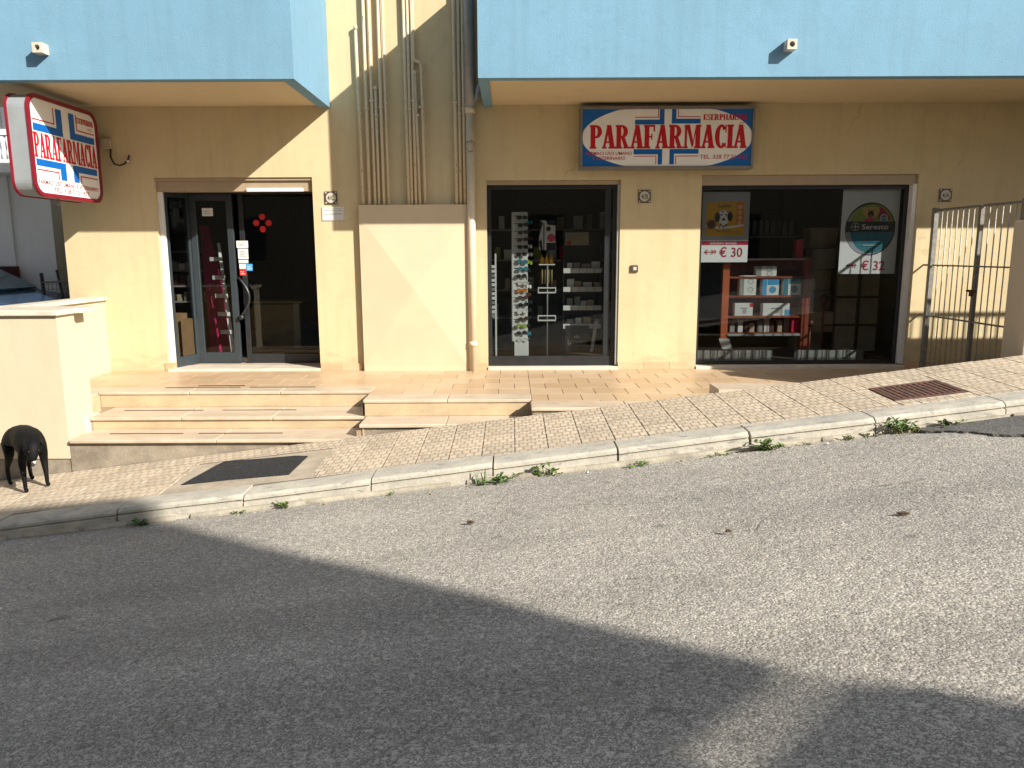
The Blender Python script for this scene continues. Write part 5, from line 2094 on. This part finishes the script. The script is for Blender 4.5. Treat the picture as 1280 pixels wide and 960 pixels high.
ms.tube([(-6.0, .59, 1.06), (-5.36, .59, 1.09)], .012, 6)
ms.build('mesh', M['gate_post'], ifn, fix=False)
adopt(ifn)

# parked car, only its roof and windows show over the wall
tag(MB().box(-16, -5.33, -1.9, 1.14, -1.6, .02).build('driveway', M['asphalt']), kind='structure')
car = thing('parked_car', 'dark blue parked car whose roof shows over the low wall', 'car', (-7.48, .2, .03))
prof = [(-1.9, .25), (-1.95, .62), (-1.2, .86), (-.55, 1.30), (.55, 1.33), (1.25, .92), (1.9, .82), (1.95, .3)]
cb = MB()
cx0, cy0, cz0 = -7.48, .20, .03
nP = len(prof)
yo = [(-.78, -.66), (.78, .66)]
vs = []
for sgn in (-1, 1):
    for (a_, b_) in prof:
        vs.append((cx0 + a_, cy0 + sgn * (.80 if b_ < .95 else .62), cz0 + b_))
cb.add(vs, [tuple(range(nP)), tuple(reversed(range(nP, 2 * nP)))] + [(i, (i + 1) % nP, nP + (i + 1) % nP, nP + i) for i in range(nP)])
bevel(cb.build('body', M['car_blue'], car), .06, 3, 20)
for sgn in (-1, 1):
    win = MB()
    win.prism([(cx0 + a_, cy0 + sgn * (.805 if b_ < 1.0 else .66), cz0 + b_) for a_, b_ in ((-1.0, .92), (-.5, 1.24), (.5, 1.27), (1.05, .95))], (0, sgn * .008, 0))
    win.build('side_window', M['car_glass'], car)
ws = MB()
ws.hexa([(cx0 + .62, cy0 - .55, cz0 + 1.29), (cx0 + 1.22, cy0 - .68, cz0 + .95), (cx0 + 1.22, cy0 + .68, cz0 + .95), (cx0 + .62, cy0 + .55, cz0 + 1.29)],
        [(cx0 + .64, cy0 - .55, cz0 + 1.31), (cx0 + 1.24, cy0 - .68, cz0 + .97), (cx0 + 1.24, cy0 + .68, cz0 + .97), (cx0 + .64, cy0 + .55, cz0 + 1.31)])
ws.build('windscreen', M['car_glass'], car)
for a_ in (-1.2, 1.2):
    for sgn in (-1, 1):
        MB().tube([(cx0 + a_, cy0 + sgn * .62, cz0 + .3), (cx0 + a_, cy0 + sgn * .82, cz0 + .3)], .3, 18).build('wheel', M['rubber'], car, fix=False)
adopt(car)

# ------------------------------------------------------------------ the house across the street, which throws the shadow on the road
oh = thing('opposite_house', 'ochre house across the street behind the viewpoint', 'building', (0, -16, 0))
hm = MB()
hm.box(-14, 8.05, -20, -13.5, -3, 8.85)
sh_ = Vector((1.2, -1, .93)) * .25
hm.prism([(7.9, -13.48, 5.665), (8.8, -13.48, 6.05), (8.95, -13.48, 6.135), (9.02, -13.48, 6.17), (9.0, -13.48, 8.849), (7.9, -13.48, 8.849)], sh_)  # thin added slab, lower edge sloped to let a streak of sun through
hm.build('wall', M['far_house'], oh)
hm2 = MB()  # unseen slabs added to shape the road shadow below the sun gap
hm2.prism([(7.9, -13.46, -2), (9.12, -13.46, -2), (9.12, -13.46, 6.03), (8.95, -13.46, 6.085), (8.85, -13.46, 6.035), (7.9, -13.46, 5.60)], sh_)
hm2.prism([(9.121, -13.46, -2), (14, -13.46, -2), (14, -13.46, 4.4), (9.121, -13.46, 5.93)], sh_)
hm2.build('shadow_slab', M['far_house'], oh)
for x in (-11, -8, -5, -2, 1, 4, 6.8):
    for z in (1.2, 4.2, 6.6):
        fw = box_obj('window', M['black_frame'], oh, x - .5, x + .5, -13.49, -13.44, z, z + 1.3)
        box_obj('sill', M['threshold'], fw, x - .6, x + .6, -13.49, -13.36, z - .06, z)
adopt(oh)

# ------------------------------------------------------------------ the dog
dg = thing('dog', 'black short-haired dog standing on the pavement with its head lowered', 'dog', (-4.3, -2.70, z_walk(-4.3, -2.7)), R(-43))
RZ = Matrix.Rotation(R(-43), 3, 'Z')


def gz(x, y):
    """ground height under a point of the dog's own frame"""
    p_ = RZ @ Vector((x, y, 0)) + dg.location
    return z_walk(p_.x, p_.y) - dg.location.z


def skin(name, verts, edges, m, parent, root=0, sub=2):
    me = bpy.data.meshes.new(name)
    me.from_pydata([v[:3] for v in verts], edges, [])
    o_ = link(name, me, parent)
    me.materials.append(m)
    sk = o_.modifiers.new('skin', 'SKIN')
    sk.use_smooth_shade = True
    if not me.skin_vertices:
        bm = bmesh.new()
        bm.from_mesh(me)
        bm.verts.layers.skin.verify()
        bm.to_mesh(me)
        bm.free()
    for i, v in enumerate(verts):
        sv = me.skin_vertices[0].data[i]
        r = v[3]
        sv.radius = r if isinstance(r, tuple) else (r, r)
        sv.use_root = (i == root)
    ss = o_.modifiers.new('sub', 'SUBSURF')
    ss.levels = sub
    ss.render_levels = sub
    return o_


V, Ed = [], []


def vt(x, y, z, r, link_to=None):
    V.append((x, y, z, r))
    if link_to is not None:
        Ed.append((link_to, len(V) - 1))
    return len(V) - 1


pel = vt(-.25, 0, .45, (.10, .105))
loin = vt(-.10, 0, .455, (.10, .11), pel)
rib = vt(.06, 0, .44, (.118, .138), loin)
chest = vt(.19, 0, .43, (.12, .138), rib)
nk = vt(.27, -.01, .455, (.088, .095), chest)
nk2 = vt(.325, -.025, .455, (.070, .072), nk)
hd0 = vt(.372, -.040, .435, (.070, .068), nk2)
hd1 = vt(.400, -.055, .392, (.056, .052), hd0)
mz = vt(.413, -.062, .345, (.038, .035), hd1)
nz = vt(.413, -.066, .315, (.026, .024), mz)
rump = vt(-.335, 0, .42, (.06, .07), pel)
t1 = vt(-.40, .0, .38, .022, rump)
t2 = vt(-.47, .01, .33, .017, t1)
t3 = vt(-.54, .015, .30, .012, t2)
for sgn, off in ((1, .01), (-1, -.01)):
    yb = .085 * sgn
    s0 = vt(.20, .075 * sgn, .36, .046, chest)
    e0 = vt(.170, yb, .265, .033, s0)
    w0 = vt(.195, yb, gz(.195, yb) + .115, .0195, e0)
    p0 = vt(.195, yb, gz(.195, yb) + .035, .0165, w0)
    f0 = vt(.235, yb, gz(.235, yb) + .018, .019, p0)
    h0 = vt(-.245 + off, .075 * sgn, .36, .060, pel)
    k0 = vt(-.185 + off, yb, .265, .040, h0)
    hk = vt(-.315 + off, yb, gz(-.31, yb) + .15, .020, k0)
    hp = vt(-.285 + off, yb, gz(-.28, yb) + .035, .017, hk)
    hf = vt(-.235 + off, yb, gz(-.235, yb) + .018, .020, hp)
skin('body', V, Ed, M['coat'], dg)
for sgn in (1, -1):
    e = MB()
    c = Vector((.372, -.035 + .056 * sgn, .462))
    tip = c + Vector((.040, .020 * sgn, -.085))
    a_, b_ = c + Vector((-.018, -.010 * sgn, .006)), c + Vector((.028, -.006 * sgn, .002))
    mid1, mid2 = c + Vector((-.004, .022 * sgn, -.035)), c + Vector((.046, .016 * sgn, -.035))
    th = Vector((.002, .007 * sgn, .003))
    e.add([a_, b_, mid2, tip, mid1] + [q_ + th for q_ in (a_, b_, mid2, tip, mid1)], [(0, 1, 2, 3, 4), (9, 8, 7, 6, 5)] + [(i, (i + 1) % 5, 5 + (i + 1) % 5, 5 + i) for i in range(5)])
    bevel(e.build('ear', M['coat'], dg), .004)
    MB().tube([(.436, -.055 + .037 * sgn, .412), (.444, -.056 + .038 * sgn, .410)], [.008, .004], 8).build('eye', M['rubber'], dg, fix=False)
MB().tube([(.420, -.066, .302), (.430, -.068, .290), (.431, -.068, .280)], [.018, .015, .006], 8).build('nose', M['rubber'], dg, fix=False)
MB().tube([(.436, -.058, .325), (.438, -.058, .305)], [.011, .008], 8).build('white_muzzle_spot', M['paper'], dg, fix=False)

fit_texts()
